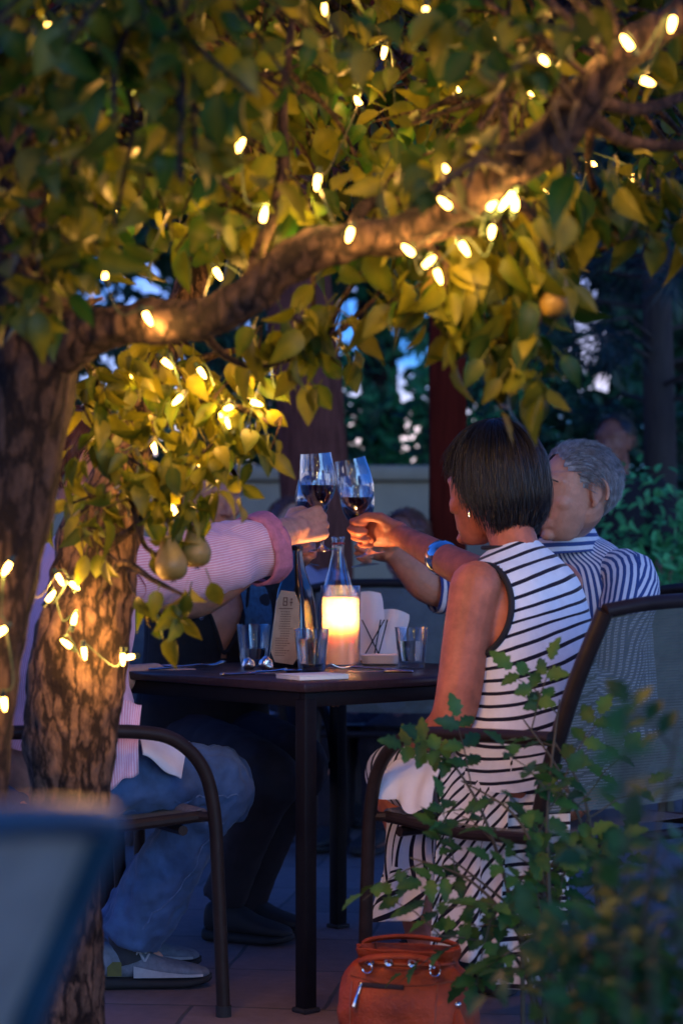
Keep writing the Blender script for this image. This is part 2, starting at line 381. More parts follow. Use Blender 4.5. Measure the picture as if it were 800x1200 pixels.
def ground_material():
    m, nt, out = newmat('flagstones')
    tc = N(nt, 'ShaderNodeTexCoord'); mp = N(nt, 'ShaderNodeMapping', Rotation=(0, 0, .12)); L(nt, tc.outputs['Object'], mp.inputs[0])
    nzw = N(nt, 'ShaderNodeTexNoise', Scale=2.5, Detail=3.0); L(nt, mp.outputs[0], nzw.inputs['Vector'])
    wv = N(nt, 'ShaderNodeMixRGB', blend_type='LINEAR_LIGHT'); wv.inputs[0].default_value = .02; L(nt, mp.outputs[0], wv.inputs[1]); L(nt, nzw.outputs['Color'], wv.inputs[2])
    br = N(nt, 'ShaderNodeTexBrick', Scale=1.0); br.inputs['Mortar Size'].default_value = .006; br.inputs['Mortar Smooth'].default_value = .3
    br.inputs['Brick Width'].default_value = .62; br.inputs['Row Height'].default_value = .44
    br.inputs['Color1'].default_value = c4((.20, .145, .145)); br.inputs['Color2'].default_value = c4((.14, .10, .102)); br.inputs['Mortar'].default_value = c4((.07, .065, .065))
    L(nt, wv.outputs[0], br.inputs['Vector'])
    nz = N(nt, 'ShaderNodeTexNoise', Scale=26.0, Detail=9.0, Roughness=.7); L(nt, mp.outputs[0], nz.inputs['Vector'])
    mr = N(nt, 'ShaderNodeMapRange'); mr.inputs[3].default_value = .55; mr.inputs[4].default_value = 1.4; L(nt, nz.outputs['Fac'], mr.inputs[0])
    mm = N(nt, 'ShaderNodeMixRGB', blend_type='MULTIPLY'); mm.inputs[0].default_value = 1; L(nt, br.outputs['Color'], mm.inputs[1]); L(nt, mr.outputs[0], mm.inputs[2])
    b = N(nt, 'ShaderNodeBsdfPrincipled', Roughness=.7); L(nt, mm.outputs[0], b.inputs['Base Color'])
    h = math_n(nt, 'SUBTRACT', math_n(nt, 'MULTIPLY', nz.outputs['Fac'], .5), math_n(nt, 'MULTIPLY', br.outputs['Fac'], 1.0))
    bp = N(nt, 'ShaderNodeBump', Strength=.6, Distance=.008); L(nt, h, bp.inputs['Height']); L(nt, bp.outputs[0], b.inputs['Normal'])
    L(nt, b.outputs[0], out.inputs[0]); return m

# ------------------------------------------------------------------ ground
g = MB(); g.add([(-70, -30, 0), (70, -30, 0), (70, 110, 0), (-70, 110, 0)], [(0, 1, 2, 3)])
tag(g.build('patio_ground', ground_material()), kind='structure')

# ------------------------------------------------------------------ far wall, post, tree, hedges
def wall(x0, x1, y, z1, label):
    w = empty('stucco_wall', ((x0+x1)/2, y, 0)); tag(w, label, 'wall')
    b = MB(); b.box(((x0+x1)/2, y+.15, z1/2), (x1-x0, .3, z1), bev=.02); b.build('wall', M['stucco'], w)
    c = MB(); c.box(((x0+x1)/2, y+.15, z1+.04), (x1-x0+.08, .4, .08), bev=.03); c.build('coping', M['stucco'], w)
wall(-3.2, .98, 10.5, 1.40, 'low beige stucco wall behind the toasting glasses')
p = empty('timber_post', G(524, 8.0)); tag(p, 'dark red timber pergola post behind the black-haired woman', 'post')
b = MB(); b.box(G(524, 8.0, 1.5), (.135, .135, 3.0), bev=.008); b.build('post', M['post_red'], p)
b = MB(); b.box(G(524, 8.0, 3.08), (3.4, .12, .2), bev=.01); b.build('beam', M['post_red'], p)
b = MB(); b.box(G(524, 8.0, .06), (.2, .2, .12), bev=.01); b.build('post_foot', M['black_metal'], p)
T_PEAR, T_NARROW, T_LOBED = leaf_template('pear'), leaf_template('narrow'), leaf_template('lobed')
GAPS = [(692, 400, 24, 62), (678, 345, 22, 40), (712, 455, 16, 20), (440, 425, 16, 22), (470, 440, 10, 30), (492, 412, 10, 16), (418, 372, 16, 40), (172, 318, 22, 34), (235, 436, 20, 16), (370, 175, 16, 16), (795, 420, 10, 20), (665, 190, 10, 14), (470, 8, 20, 12), (5, 165, 8, 16), (430, 470, 7, 7), (455, 465, 6, 8), (478, 505, 7, 8), (447, 448, 8, 8), (465, 490, 5, 5), (420, 455, 6, 9), (640, 460, 8, 8), (735, 455, 7, 7), (748, 430, 7, 7), (660, 445, 9, 12)]   # open sky between the far crowns
def rdir():
    while True:
        v = V((ru(-1,1), ru(-1,1), ru(-1,1)))
        if .05 < v.length < 1: return v.normalized()
def bush_leaves(mb, c, r, n, size, hollow=.55, tpl=T_NARROW, lumps=7, wfac=.5, tmin=0, tmax=1):
    """leaves through the volume of a lumpy crown"""
    c = V(c); L_ = [(c + V((ru(-.6,.6)*r[0], ru(-.6,.6)*r[1], ru(-.5,.6)*r[2])), ru(.4,.62)) for _ in range(lumps)] + [(c, .6)]
    for i in range(n):
        q, k = random.choice(L_); d = rdir(); rr = ru(hollow, 1)**.6
        p = q + V((d.x*r[0], d.y*r[1], d.z*r[2]))*k*rr
        if p.z < .02: p.z = ru(.02, .3)
        if c.y > 8 and p.z > 1.2:
            qx, qy = p.x/p.y*F + 400, HOR - (p.z-CAM_H)/p.y*F
            if any(((qx-a)/rx_)**2 + ((qy-b_)/ry_)**2 < 1 and rnd() < .965 for a, b_, rx_, ry_ in GAPS): continue
        put_leaf(mb, tpl, p, (rdir() + V((0, 0, -.3)) + d*.5), (rdir()*.7 + d + V((0,0,.5))).normalized(), size*ru(.7,1.3), size*wfac*ru(.8,1.2)*2*.5, ru(tmin, tmax))
def bush(x, y, r, n, size, mat, label, group=None, z=None, name='shrub', **kw):
    o = empty(name, (x, y, 0)); tag(o, label, 'shrub', group)
    b = MB(); bush_leaves(b, (x, y, z if z is not None else r[2]*.8), r, n, size, **kw); b.build('foliage', mat, o, weld=False, sharp=0)
    s = MB()
    for k in range(5):
        a = ru(0, 6.28); s.tube([(x+.05*math.cos(a), y+.05*math.sin(a), 0), (x+.2*r[0]*math.cos(a), y+.2*r[1]*math.sin(a), r[2]*.5), (x+.5*r[0]*math.cos(a), y+.5*r[1]*math.sin(a), r[2]*1.1)], [.02, .014, .006], n=6)
    s.build('stems', M['stem'], o); return o
HG = 'leafy shrubs beyond the patio'
xg = lambda px, d: (px-400)/F*d
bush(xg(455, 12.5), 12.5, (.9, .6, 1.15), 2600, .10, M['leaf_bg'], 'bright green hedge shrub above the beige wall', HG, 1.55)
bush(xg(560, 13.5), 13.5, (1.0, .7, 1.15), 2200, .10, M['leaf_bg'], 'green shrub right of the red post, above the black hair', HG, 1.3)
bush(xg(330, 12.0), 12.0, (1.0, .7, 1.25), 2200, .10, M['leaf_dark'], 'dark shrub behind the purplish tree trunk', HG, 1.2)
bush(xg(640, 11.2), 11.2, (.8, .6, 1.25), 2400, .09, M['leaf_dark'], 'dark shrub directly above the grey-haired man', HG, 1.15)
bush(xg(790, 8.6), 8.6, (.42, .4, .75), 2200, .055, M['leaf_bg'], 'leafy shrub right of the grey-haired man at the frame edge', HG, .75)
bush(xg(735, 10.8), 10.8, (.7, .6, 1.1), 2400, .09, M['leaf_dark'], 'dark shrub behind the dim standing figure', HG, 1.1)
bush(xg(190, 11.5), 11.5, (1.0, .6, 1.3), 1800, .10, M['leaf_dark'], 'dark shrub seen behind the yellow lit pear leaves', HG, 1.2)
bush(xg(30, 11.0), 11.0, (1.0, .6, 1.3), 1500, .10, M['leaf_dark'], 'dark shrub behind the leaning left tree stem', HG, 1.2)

def bg_tree(x, y, h, r, n, size, mat, label, trunk_r=.14, tpl=T_NARROW, name='broadleaf_tree', zc=None, lumps=14, bark='bark_dark', lean=0.0, **kw):
    o = empty(name, (x, y, 0)); tag(o, label, 'tree', 'trees beyond the patio')
    t = MB(); curve_tube(t, [(x, y, -.05), (x+.05+lean*.2, y, h*.25), (x-.03+lean*.6, y, h*.5), (x+lean, y, h*.85)], [trunk_r*1.25, trunk_r, trunk_r*.85, trunk_r*.3], k=10, n=24)
    for k in range(9):
        a = ru(0, 6.28); z0 = h*ru(.42, .7); d = V((math.cos(a), math.sin(a), .55)); p0 = V((x+lean*.6, y, z0))
        curve_tube(t, [p0, p0 + d*r[0]*.4, p0 + d*r[0]*.8 + V((0,0,.15))], [trunk_r*.4, trunk_r*.22, .015], k=5, n=8)
    to = t.build('trunk', M[bark], o); wrinkle(to, trunk_r*.10, (9, 9, 2.2), ru(0, 9))
    b = MB(); bush_leaves(b, (x+lean, y, zc or h*.72), r, n, size, lumps=lumps, tpl=tpl, hollow=.2, **kw); b.build('crown', mat, o, weld=False, sharp=0)
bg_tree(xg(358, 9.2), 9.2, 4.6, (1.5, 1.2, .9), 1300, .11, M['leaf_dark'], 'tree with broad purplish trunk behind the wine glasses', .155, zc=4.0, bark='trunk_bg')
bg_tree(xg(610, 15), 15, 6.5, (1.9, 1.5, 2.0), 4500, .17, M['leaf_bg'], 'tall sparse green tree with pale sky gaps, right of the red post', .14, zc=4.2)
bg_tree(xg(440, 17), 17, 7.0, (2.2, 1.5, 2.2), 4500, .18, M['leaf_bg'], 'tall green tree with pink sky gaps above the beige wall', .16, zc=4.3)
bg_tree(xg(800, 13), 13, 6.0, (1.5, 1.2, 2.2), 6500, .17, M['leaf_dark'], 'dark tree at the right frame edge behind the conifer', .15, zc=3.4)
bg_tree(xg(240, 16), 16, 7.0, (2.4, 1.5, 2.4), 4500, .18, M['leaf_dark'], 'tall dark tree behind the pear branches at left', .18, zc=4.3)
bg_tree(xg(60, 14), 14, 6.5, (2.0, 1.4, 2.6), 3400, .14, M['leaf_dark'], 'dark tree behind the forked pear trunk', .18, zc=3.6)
# conifer with drooping needle sprays
o = empty('conifer', G(760, 9.8)); tag(o, 'dark conifer with drooping needle sprays at upper right', 'tree')
t = MB(); c0 = G(768, 9.8); curve_tube(t, [c0, c0+V((.02,0,1.2)), c0+V((0,0,2.6)), c0+V((0,0,4.2))], [.09, .08, .06, .02], n=16); 
nd = MB()
for k in range(60):
    z = ru(1.7, 4.2); a = ru(0, 6.28); ln = (4.6-z)*.22 + .15; p0 = c0 + V((0, 0, z)); d = V((math.cos(a), math.sin(a), .12))
    tip = p0 + d*ln + V((0,0,-.1*ln)); t.tube([p0, p0 + d*ln*.5 + V((0,0,.03)), tip], [.014, .009, .004], n=5)
    for q in range(4):
        c = p0.lerp(tip, .45 + .18*q)
        for m_ in range(26):
            dd = (rdir() + d*.9 + V((0,0,-.75))).normalized(); put_leaf(nd, T_NARROW, c, dd, rdir(), ru(.13, .24), .006, rnd(), 0, .25)
t.build('trunk', M['bark_dark'], o); nd.build('crown', M['needle'], o, weld=False, sharp=0)
# ------------------------------------------------------------------ table
TC = V((-.045, 5.40, 0)); TA = math.radians(41.3)
tv = V((math.cos(TA), math.sin(TA), 0)); tu = V((-math.sin(TA), math.cos(TA), 0))
RT = Matrix(((tv.x, tu.x, 0), (tv.y, tu.y, 0), (0, 0, 1)))
tb = empty('dining_table', TC); tag(tb, 'square dark table with black metal legs holding the candle', 'table')
HS = .42
b = MB(); b.box(TC + V((0,0,.739)), (2*HS, 2*HS, .022), RT, bev=.006); b.build('tabletop', M['table_top'], tb)
b = MB()
for sx, sy, w, d_ in ((0, 1, 2*HS-.03, .02), (0, -1, 2*HS-.03, .02), (1, 0, .02, 2*HS-.07), (-1, 0, .02, 2*HS-.07)):
    b.box(TC + RT @ V((sx*(HS-.025), sy*(HS-.025), .7105)), (w, d_, .034), RT, bev=.003)
b.build('apron', M['black_metal'], tb)
for sx in (-1, 1):
    for sy in (-1, 1):
        b = MB(); c = TC + RT @ V((sx*(HS-.03), sy*(HS-.03), 0)); b.box(c + V((0,0,.356)), (.036, .036, .712), RT, bev=.004); lg = b.build('leg', M['black_metal'], tb)
        b = MB(); b.box(c + V((0,0,.006)), (.048, .048, .012), RT, bev=.004); b.build('foot_cap', M['rubber'], lg)

# ------------------------------------------------------------------ sling armchair
def chair_proto(metal, sling, solid=False, lean=0.0):
    r = empty('patio_armchair')
    for s in (-1, 1):
        b = MB(); pts = [(s*.285, -.285, .66), (s*.287, -.1, .655), (s*.29, .08, .648), (s*.292, .17, .625), (s*.293, .235, .56), (s*.294, .262, .46), (s*.294, .272, .3), (s*.294, .285, .012)]
        b.tube(cpts(pts, 6), .0155, n=14); a = b.build('arm_tube', M[metal], r)
        b = MB(); b.lathe([(.0, 0), (.018, 0), (.018, .025), (.0, .025)], 14, Matrix.Translation(V((s*.294, .285, 0)))); b.build('foot_cap', M['rubber'], a)
        b = MB(); pts = [(s*.27, -.30, .01), (s*.268, -.255, .22), (s*.264, -.225, .42), (s*.262, -.245, .55), (s*.26, -.295-lean*.5, .75), (s*.25, -.355-lean, .925)]
        b.tube(cpts(pts, 6), .0155, n=12, flat=1.25); b.build('rear_upright', M[metal], r)
        b = MB(); b.tube([(s*.262, -.235, .445), (s*.262, .0, .435), (s*.262, .245, .45)], .013, n=10); b.tube([(s*.262, .235, .45), (s*.29, .262, .45)], .011, n=8)
        b.build('seat_rail', M[metal], r)
    b = MB(); b.tube(cpts([(-.25, -.355-lean, .925), (-.15, -.385-lean, .94), (0, -.395-lean, .945), (.15, -.385-lean, .94), (.25, -.355-lean, .925)], 5), .0155, n=12); b.build('top_rail', M[metal], r)
    for yy in (-.225, .2): b = MB(); b.tube([(-.262, yy, .42), (.262, yy, .42)], .012, n=8); b.build('crossbar', M[metal], r)
    b = MB(); b.grid(lambda u, v: ((u-.5)*.51, -.225 + v*.47, .452 - .02*math.sin(math.pi*u)*math.sin(math.pi*min(1, v*1.05)) ), 10, 10, .004 if solid else 0, lambda u, v: (u*.51, v*.47)); b.build('seat_sling', M[sling], r)
    b = MB(); b.tube([(-.25, .25, .45), (.25, .25, .45)], .017, n=14); b.build('seat_roll', M['sling_edge'], r)
    def bk(u, v):
        z = .50 + v*.425; y = np.interp(z, [.42, .55, .75, .925], [-.235, -.245, -.295-lean*.5, -.355-lean]); k = np.interp(z, [.5, .9], [.262, .25])
        return ((u-.5)*2*k, y - .055*math.sin(math.pi*u)*(.7+.3*v), z + .02*v*math.sin(math.pi*u))
    b = MB(); b.grid(bk, 14, 10, .004 if solid else 0, lambda u, v: (u*.5, v*.43)); b.build('back_sling', M[sling], r)
    return r
def place(r, x, y, face, label, group='sling armchairs round the table'):
    r.location = (x, y, 0); r.rotation_euler = (0, 0, math.atan2(face[1], face[0]) - math.pi/2); tag(r, label, 'chair', group)
PROTO = chair_proto('chair_metal', 'sling_dark', False, .045)
FW = V((-.66, .751, 0)).normalized(); FP = V((.88, .47, 0)).normalized(); FN = V((.45, -.89, 0)).normalized(); FM = V((-.80, -.60, 0)).normalized()
place(PROTO, .458, 4.80, FW, 'bronze sling armchair under the woman in the striped dress')
place(copy_tree(PROTO), -.655, 4.93, FP, 'bronze sling armchair under the man in jeans')
place(copy_tree(PROTO), -.40, 6.08, FN, 'bronze sling armchair under the woman with the necklace')
place(copy_tree(PROTO), .72, 5.86, FM, 'bronze sling armchair under the grey-haired man')
FOREC = chair_proto('chair_teal', 'sling_blue', True, .09)
place(FOREC, 0, 0, V((-.74, .67, 0)), 'blurred blue-grey armchair closest to the viewer, its back turned', 'empty armchairs')
FOREC.scale = (.92, 1, .905); bpy.context.view_layer.update(); FOREC.location += P(126, 950, 1.62) - FOREC.matrix_world @ V((.25, -.445, .925)); FOREC.location.z = 0
c = copy_tree(PROTO); place(c, .22, 7.55, V((.2, 1, 0)), 'empty dark armchair at the farther table seen beneath the tabletop', 'empty armchairs')
c = copy_tree(PROTO); place(c, -.55, 7.9, V((.95, .3, 0)), 'dark armchair beyond the necklace woman, seen under the table edge', 'empty armchairs')

# farther table with a white cloth
ft = empty('cafe_table', (.25, 8.35, 0)); tag(ft, 'farther cafe table under a pale cloth, half hidden behind the toast', 'table')
b = MB(); b.tube([(.25, 8.35, .02), (.25, 8.35, .72)], .04, n=14); b.build('pedestal', M['black_metal'], ft)
b = MB(); b.lathe([(0, 0), (.28, 0), (.28, .015), (.05, .035), (0, .035)], 28, Matrix.Translation(V((.25, 8.35, 0)))); b.build('base', M['black_metal'], ft)
b = MB(); b.box((.25, 8.35, .735), (.9, .8, .03), bev=.006); b.build('tabletop', M['table_top'], ft)
def cl(u, v):
    a = u*2*math.pi; hx = .47; hy = .42
    k = 1/max(abs(math.cos(a))/hx, abs(math.sin(a))/hy)
    q = min(1, v*1.6); dr = max(0, v*1.6-1)
    rr = k*q*(1 + .10*dr*math.sin(a*12)) + .04*dr
    return (.25 + rr*math.cos(a), 8.35 + rr*math.sin(a), .758 - dr*.42*(1+.1*math.sin(a*4)))
b = MB(); b.grid(cl, 96, 16, 0); o = b.build('tablecloth', pmat('pale lilac tablecloth', (.5, .46, .56), .9), None, loc=V((.25, 8.35, .755))); tag(o, 'pale lilac cloth draped over the farther cafe table', 'tablecloth')

# ------------------------------------------------------------------ things on the table
TZ = .7505
def on(px, d): return G(px, d, TZ)
# candle
cp = on(399, 5.50)
cd = empty('candle_jar', cp); tag(cd, 'tall glass jar with a glowing white pillar candle', 'candle')
T = Matrix.Translation(cp)
b = MB(); b.lathe([(0, 0), (.050, 0), (.0515, .004), (.0515, .208), (.0505, .210), (.0492, .208), (.0492, .008), (0, .008)], 40, T); b.build('jar', M['glass'], cd)
wx, nt, out = newmat('candle wax')
pr = N(nt, 'ShaderNodeBsdfPrincipled', Roughness=.45); pr.inputs['Base Color'].default_value = (.86, .74, .66, 1); pr.inputs['Subsurface Weight'].default_value = 1; pr.inputs['Subsurface Radius'].default_value = (1, .75, .5); pr.inputs['Subsurface Scale'].default_value = .025
tr = N(nt, 'ShaderNodeBsdfTranslucent'); tr.inputs[0].default_value = (.95, .80, .6, 1); mx = N(nt, 'ShaderNodeMixShader'); mx.inputs[0].default_value = .34
L(nt, pr.outputs[0], mx.inputs[1]); L(nt, tr.outputs[0], mx.inputs[2]); L(nt, mx.outputs[0], out.inputs[0])
b = MB(); b.lathe([(0, .009), (.047, .009), (.0475, .178), (.046, .181), (.043, .178), (.041, .12), (.038, .095), (.0, .088)], 40, T); wax = b.build('wax', wx, cd)
b = MB(); b.tube([cp + V((0,0,.088)), cp + V((.001,0,.102))], .0015, n=6); b.build('wick', M['rubber'], wax)
b = MB(); b.lathe([(0, .092), (.004, .096), (.0065, .104), (.005, .116), (.002, .126), (0, .132)], 14, T); b.build('flame', emimat('flame', (1, .55, .18), 60), cd)
ld = bpy.data.lights.new('candle_light', 'POINT'); ld.energy = 3.4; ld.color = (1, .52, .18); ld.shadow_soft_size = .012
lo = bpy.data.objects.new('candle_light', ld); col.objects.link(lo); lo.location = cp + V((0, 0, .128)); 

# tapered dark bottle with an octagonal label
bp_ = on(346, 5.52); bt = empty('tapered_bottle', bp_); tag(bt, 'dark four-sided tapered bottle with a kraft label', 'bottle')
Rz = Matrix.Rotation(math.radians(-26), 4, 'Z')
def sq(hw, z, e=.25, n=32):
    r = []
    for k in range(n+1):
        a = 2*math.pi*k/n + math.pi/4; cx, sx = math.cos(a), math.sin(a); q = abs(cx)**6 + abs(sx)**6; q = q**(-1/6)
        r.append(bp_ + Rz @ V((hw*q*cx, hw*q*sx, z)))
    return r
b = MB(); b.loft([sq(h, z) for h, z in ((.056, 0), (.0585, .004), (.054, .05), (.0445, .15), (.037, .20), (.033, .212), (.022, .25), (.0165, .285), (.015, .30), (.017, .302), (.017, .312), (.013, .314))]); bo = b.build('body', M['bottle'], bt, sharp=50)
def face_pt(s, z, out_=.0035):
    h = float(np.interp(z, [.004, .05, .15, .20], [.0585, .054, .0445, .037])); return bp_ + Rz @ V((s, -h - out_, z))
oc = [(-.030, .014), (.026, .008), (.042, .030), (.0365, .165), (.020, .194), (-.022, .198), (-.034, .170), (-.044, .04)]
b = MB(); fr = [face_pt(s*.92, z) for s, z in oc]; bk_ = [face_pt(s*.92, z, .0002) for s, z in oc]; n_ = len(oc)
b.add(fr + bk_, [tuple(range(n_))] + [(i, (i+1) % n_, (i+1) % n_ + n_, i+n_) for i in range(n_)]); lab = b.build('label', M['label_paper'], bt, smooth=False)
b = MB()
def inkbar(s0, s1, z, h): b.add([face_pt(s0, z, .0041), face_pt(s1, z, .0041), face_pt(s1, z+h, .0041), face_pt(s0, z+h, .0041)], [(0, 1, 2, 3)])
for s0, s1, z0, z1 in ((-.012, -.009, .158, .180), (-.002, .001, .158, .180), (-.012, .001, .177, .180), (-.012, .001, .158, .161), (-.008, -.003, .167, .171), (.011, .0135, .158, .178), (.008, .0165, .165, .168), (.009, .0155, .174, .176)): inkbar(s0, s1, z0, z1-z0)
inkbar(-.023, .018, .150, .0022)
zz = .142
while zz > .03:
    w = ru(.010, .017) if zz > .075 else ru(.016, .026); o_ = -.003
    s0 = -w+o_ if zz > .075 else -.028
    x = s0
    while x < (w+o_ if zz > .075 else s0 + 1.5*w):
        q = ru(.003, .007); inkbar(x, x+q, zz, .0018); x += q + .0015
    zz -= .0062
b.build('lettering', M['ink'], lab, smooth=False)

# clear carafe behind the candle
kp = on(396, 5.78); ca = empty('water_carafe', kp); tag(ca, 'clear long-necked carafe behind the candle jar', 'carafe')
T = Matrix.Translation(kp)
b = MB(); b.lathe([(0, 0), (.055, 0), (.058, .01), (.058, .11), (.055, .15), (.040, .20), (.026, .25), (.0175, .29), (.0160, .325), (.0185, .335), (.0175, .338), (.0145, .325), (.0155, .29), (.024, .25), (.037, .20), (.052, .15), (.055, .11), (.055, .012), (0, .008)], 36, T); b.build('body', M['glass'], ca)
b = MB(); b.lathe([(0, .0095), (.054, .0125), (.054, .11), (.051, .148), (0, .1485)], 32, T)
wm, nt, out = newmat('water'); w_ = N(nt, 'ShaderNodeBsdfPrincipled', Roughness=.0); w_.inputs['Transmission Weight'].default_value = 1; w_.inputs['IOR'].default_value = 1.33; L(nt, w_.outputs[0], out.inputs[0]); M['water'] = wm
b.build('water', wm, ca)
b = MB(); b.lathe([(.0186, .318), (.0190, .318), (.0190, .322), (.0186, .322)], 24, T); b.build('neck_reflection', pmat('red reflection', (.5, .03, .02), .4), ca)  # red reflection on the neck glass, painted as a thin band

def tumbler(px, d, s, fill, label):
    c = on(px, d); o = empty('water_tumbler', c); tag(o, label, 'glass', 'tumblers on the table')
    T = Matrix.Translation(c) @ Matrix.Scale(s, 4); n = 40
    def fl(prof, inner=False):
        rings = []
        for r, z in prof:
            k = .018 if .02 < z < .085 else 0
            rings.append([T @ V((r*(1+k*math.cos(10*t))*math.cos(t), r*(1+k*math.cos(10*t))*math.sin(t), z)) for t in [2*math.pi*i/n for i in range(n+1)]])
        return rings
    b = MB(); b.loft(fl([(.001, 0), (.031, 0), (.0335, .003), (.038, .05), (.0435, .103), (.0445, .106), (.0425, .106), (.0412, .10), (.0362, .05), (.0322, .019), (.001, .016)]), None, False, False); b.build('glass_body', M['glass_thick'], o)
    top = .02 + fill*.085; rr = lambda z: float(np.interp(z, [.019, .05, .10], [.0318, .0358, .0408]))
    b = MB(); b.loft(fl([(.001, .0165), (rr(.02)-.001, .0195), (rr(.5*(top+.02)), .5*(top+.02)), (rr(top), top), (.001, top)]), None, False, False); b.build('water', M['water'], o)
tumbler(365, 5.30, 1.0, .72, 'water tumbler in front of the tapered bottle, lit by the candle')
tumbler(482, 5.46, .98, .6, 'water tumbler beside the bare arm of the striped-dress woman')
tumbler(297, 5.55, 1.02, .3, 'nearly empty tumbler left of the tapered bottle')
tumbler(456, 5.85, .95, .6, 'water tumbler half hidden behind the white dish')

# foil balls
for px, d, s, lb in ((291, 5.38, .0165, 'crumpled silver foil ball touching the nearly empty tumbler'), (312, 5.36, .0185, 'crumpled silver foil ball near the tapered bottle')):
    b = MB(); b.ball(on(px, d) + V((0, 0, s*.82)), s, nu=20, nv=14); o = b.build('foil_ball', M['foil'], None, loc=on(px, d)); wrinkle(o, s*.22, (90, 90, 90), px); tag(o, lb, 'foil')

# white dish
dp = on(445, 5.62); b = MB()
def dsh(w, h, z, n=40): return [dp + V((w*max(-1, min(1, 1.25*math.cos(t)))*1.0, h*max(-1, min(1, 1.25*math.sin(t))), z)) for t in [2*math.pi*i/n for i in range(n+1)]]
b.loft([dsh(.040, .028, 0), dsh(.046, .034, .004), dsh(.052, .040, .026), dsh(.050, .038, .027), dsh(.044, .032, .01), dsh(.001, .001, .009)]); o = b.build('butter_dish', M['ceramic'], None, loc=dp); tag(o, 'small white rectangular dish right of the candle', 'dish')

# napkins standing in a wire holder
hp = on(437, 5.74); nh = empty('napkin_holder', hp); tag(nh, 'wire napkin holder with crossing rods behind the white dish', 'napkin holder')
b = MB(); 
for yy in (-.018, .022):
    for x0, x1 in ((-.04, .03), (.0, .02), (.012, .038), (.03, -.03)): b.tube([hp + V((x0*.8, yy, .004)), hp + V((x1, yy, .115))], .0016, n=6)
b.build('rods', M['black_metal'], nh)
b = MB(); b.box(hp + V((0, .002, .003)), (.09, .05, .004), bev=.001); b.build('tray', M['black_metal'], nh)
for k, (dx, ang, h, lb) in enumerate(((-.006, -.06, .178, 'tall white paper napkin standing in the wire holder'), (.02, .32, .135, 'leaning white paper napkin at the right of the wire holder'))):
    b = MB(); q = hp + V((dx, -.004 + .012*k, .006))
    def nf(u, v, q=q, ang=ang, h=h, k=k):
        x = (u-.5)*.085; z = v*h; rr = .0
        if v > .9: x *= 1 - (v-.9)*1.2
        return q + V((x*math.cos(ang) + z*math.sin(ang), .006*math.sin(u*7+k) + .006*v, z*math.cos(ang) - x*math.sin(ang)*.6 + .008*math.sin(u*3.1)*v))
    b.grid(nf, 14, 14, .004); o = b.build('paper_napkin', M['paper'], None, loc=q); tag(o, lb, 'napkin', 'napkins in the wire holder')

# booklet on the table edge
kp2 = on(366, 4.985); bk2 = empty('booklet', kp2); tag(bk2, 'white booklet lying at the near corner of the table', 'booklet')
Rb = Matrix.Rotation(math.radians(33), 4, 'Z')
b = MB(); b.box(kp2 + V((0, .0, .0045)), (.135, .105, .009), Rb, bev=.001); b.build('pages', M['paper'], bk2)
b = MB(); b.box(kp2 + V((0, .0, .0102)), (.138, .108, .0018), Rb, bev=.0005); b.build('cover', M['paper'], bk2)

# cutlery
def blade(name, pts, w, hgt, label, cat, kind):
    o = empty(name, V(pts[0])); tag(o, label, cat, 'cutlery on the table'); P0 = V(pts[0]); P1 = V(pts[1]); d = (P1-P0); ln = d.length; d.normalize(); s = d.cross(V((0,0,1))).normalized()
    def sh(rows, nm, mat):
        b = MB(); b.loft([[P0 + d*(t*ln) + s*(ww*math.cos(a)) + V((0,0,z + th*math.sin(a))) for a in [2*math.pi*i/12 for i in range(13)]] for t, ww, th, z in crom(rows, 4)]); return b.build(nm, mat, o)
    if kind == 'knife':
        sh([(0, .004, .003, .006), (.05, .009, .004, .006), (.3, .008, .004, .006), (.45, .006, .004, .006)], 'handle', M['steel']); sh([(.45, .005, .0015, .006), (.6, .0095, .0012, .005), (.85, .009, .001, .005), (1, .002, .0008, .005)], 'blade', M['steel'])
    elif kind == 'spoon':
        sh([(0, .003, .002, .005), (.06, .008, .003, .005), (.4, .004, .0025, .008), (.68, .004, .0025, .014)], 'handle', M['steel'])
        b = MB(); c = P0 + d*(ln*.84) + V((0,0,.013)); 
        b.grid(lambda u, v: c + d*((v-.5)*ln*.34) + s*((u-.5)*.042*math.sqrt(max(0, 1-(2*v-1)**2))) + V((0,0,-.010*(1-(2*v-1)**2)*(1-(2*u-1)**2))), 12, 14, .0012); b.build('bowl', M['steel'], o)
    else:
        sh([(0, .003, .002, .004), (.06, .008, .003, .004), (.4, .004, .0025, .008), (.66, .004, .0025, .012), (.74, .012, .002, .012), (.80, .0125, .0015, .010)], 'handle', M['steel'])
        for k in (-1.5, -.5, .5, 1.5):
            b = MB(); b.tube(cpts([P0 + d*(ln*.79) + s*(k*.0066) + V((0,0,.010)), P0 + d*(ln*.9) + s*(k*.0066) + V((0,0,.012)), P0 + d*ln + s*(k*.0066) + V((0,0,.020))], 3), [.0016]*6 + [.0007], n=6); b.build('tine', M['steel'], o)
blade('fork', (on(174, 5.32), on(262, 5.42)), 0, 0, 'fork lying at the left end of the table', 'fork', 'fork')
blade('knife', (on(168, 5.42), on(246, 5.52)), 0, 0, 'knife behind the fork at the left end of the table', 'knife', 'knife')
blade('knife', (on(258, 5.06), on(346, 5.16)), 0, 0, 'knife lying left of the white booklet', 'knife', 'knife')
blade('spoon', (on(300, 5.20), on(352, 5.12)), 0, 0, 'spoon glinting in front of the tapered bottle', 'spoon', 'spoon')
blade('knife', (on(484, 5.18), on(408, 5.20)), 0, 0, 'dark knife right of the white booklet', 'knife', 'knife')
blade('fork', (on(466, 5.30), on(388, 5.27)), 0, 0, 'fork lying in front of the candle jar', 'fork', 'fork')
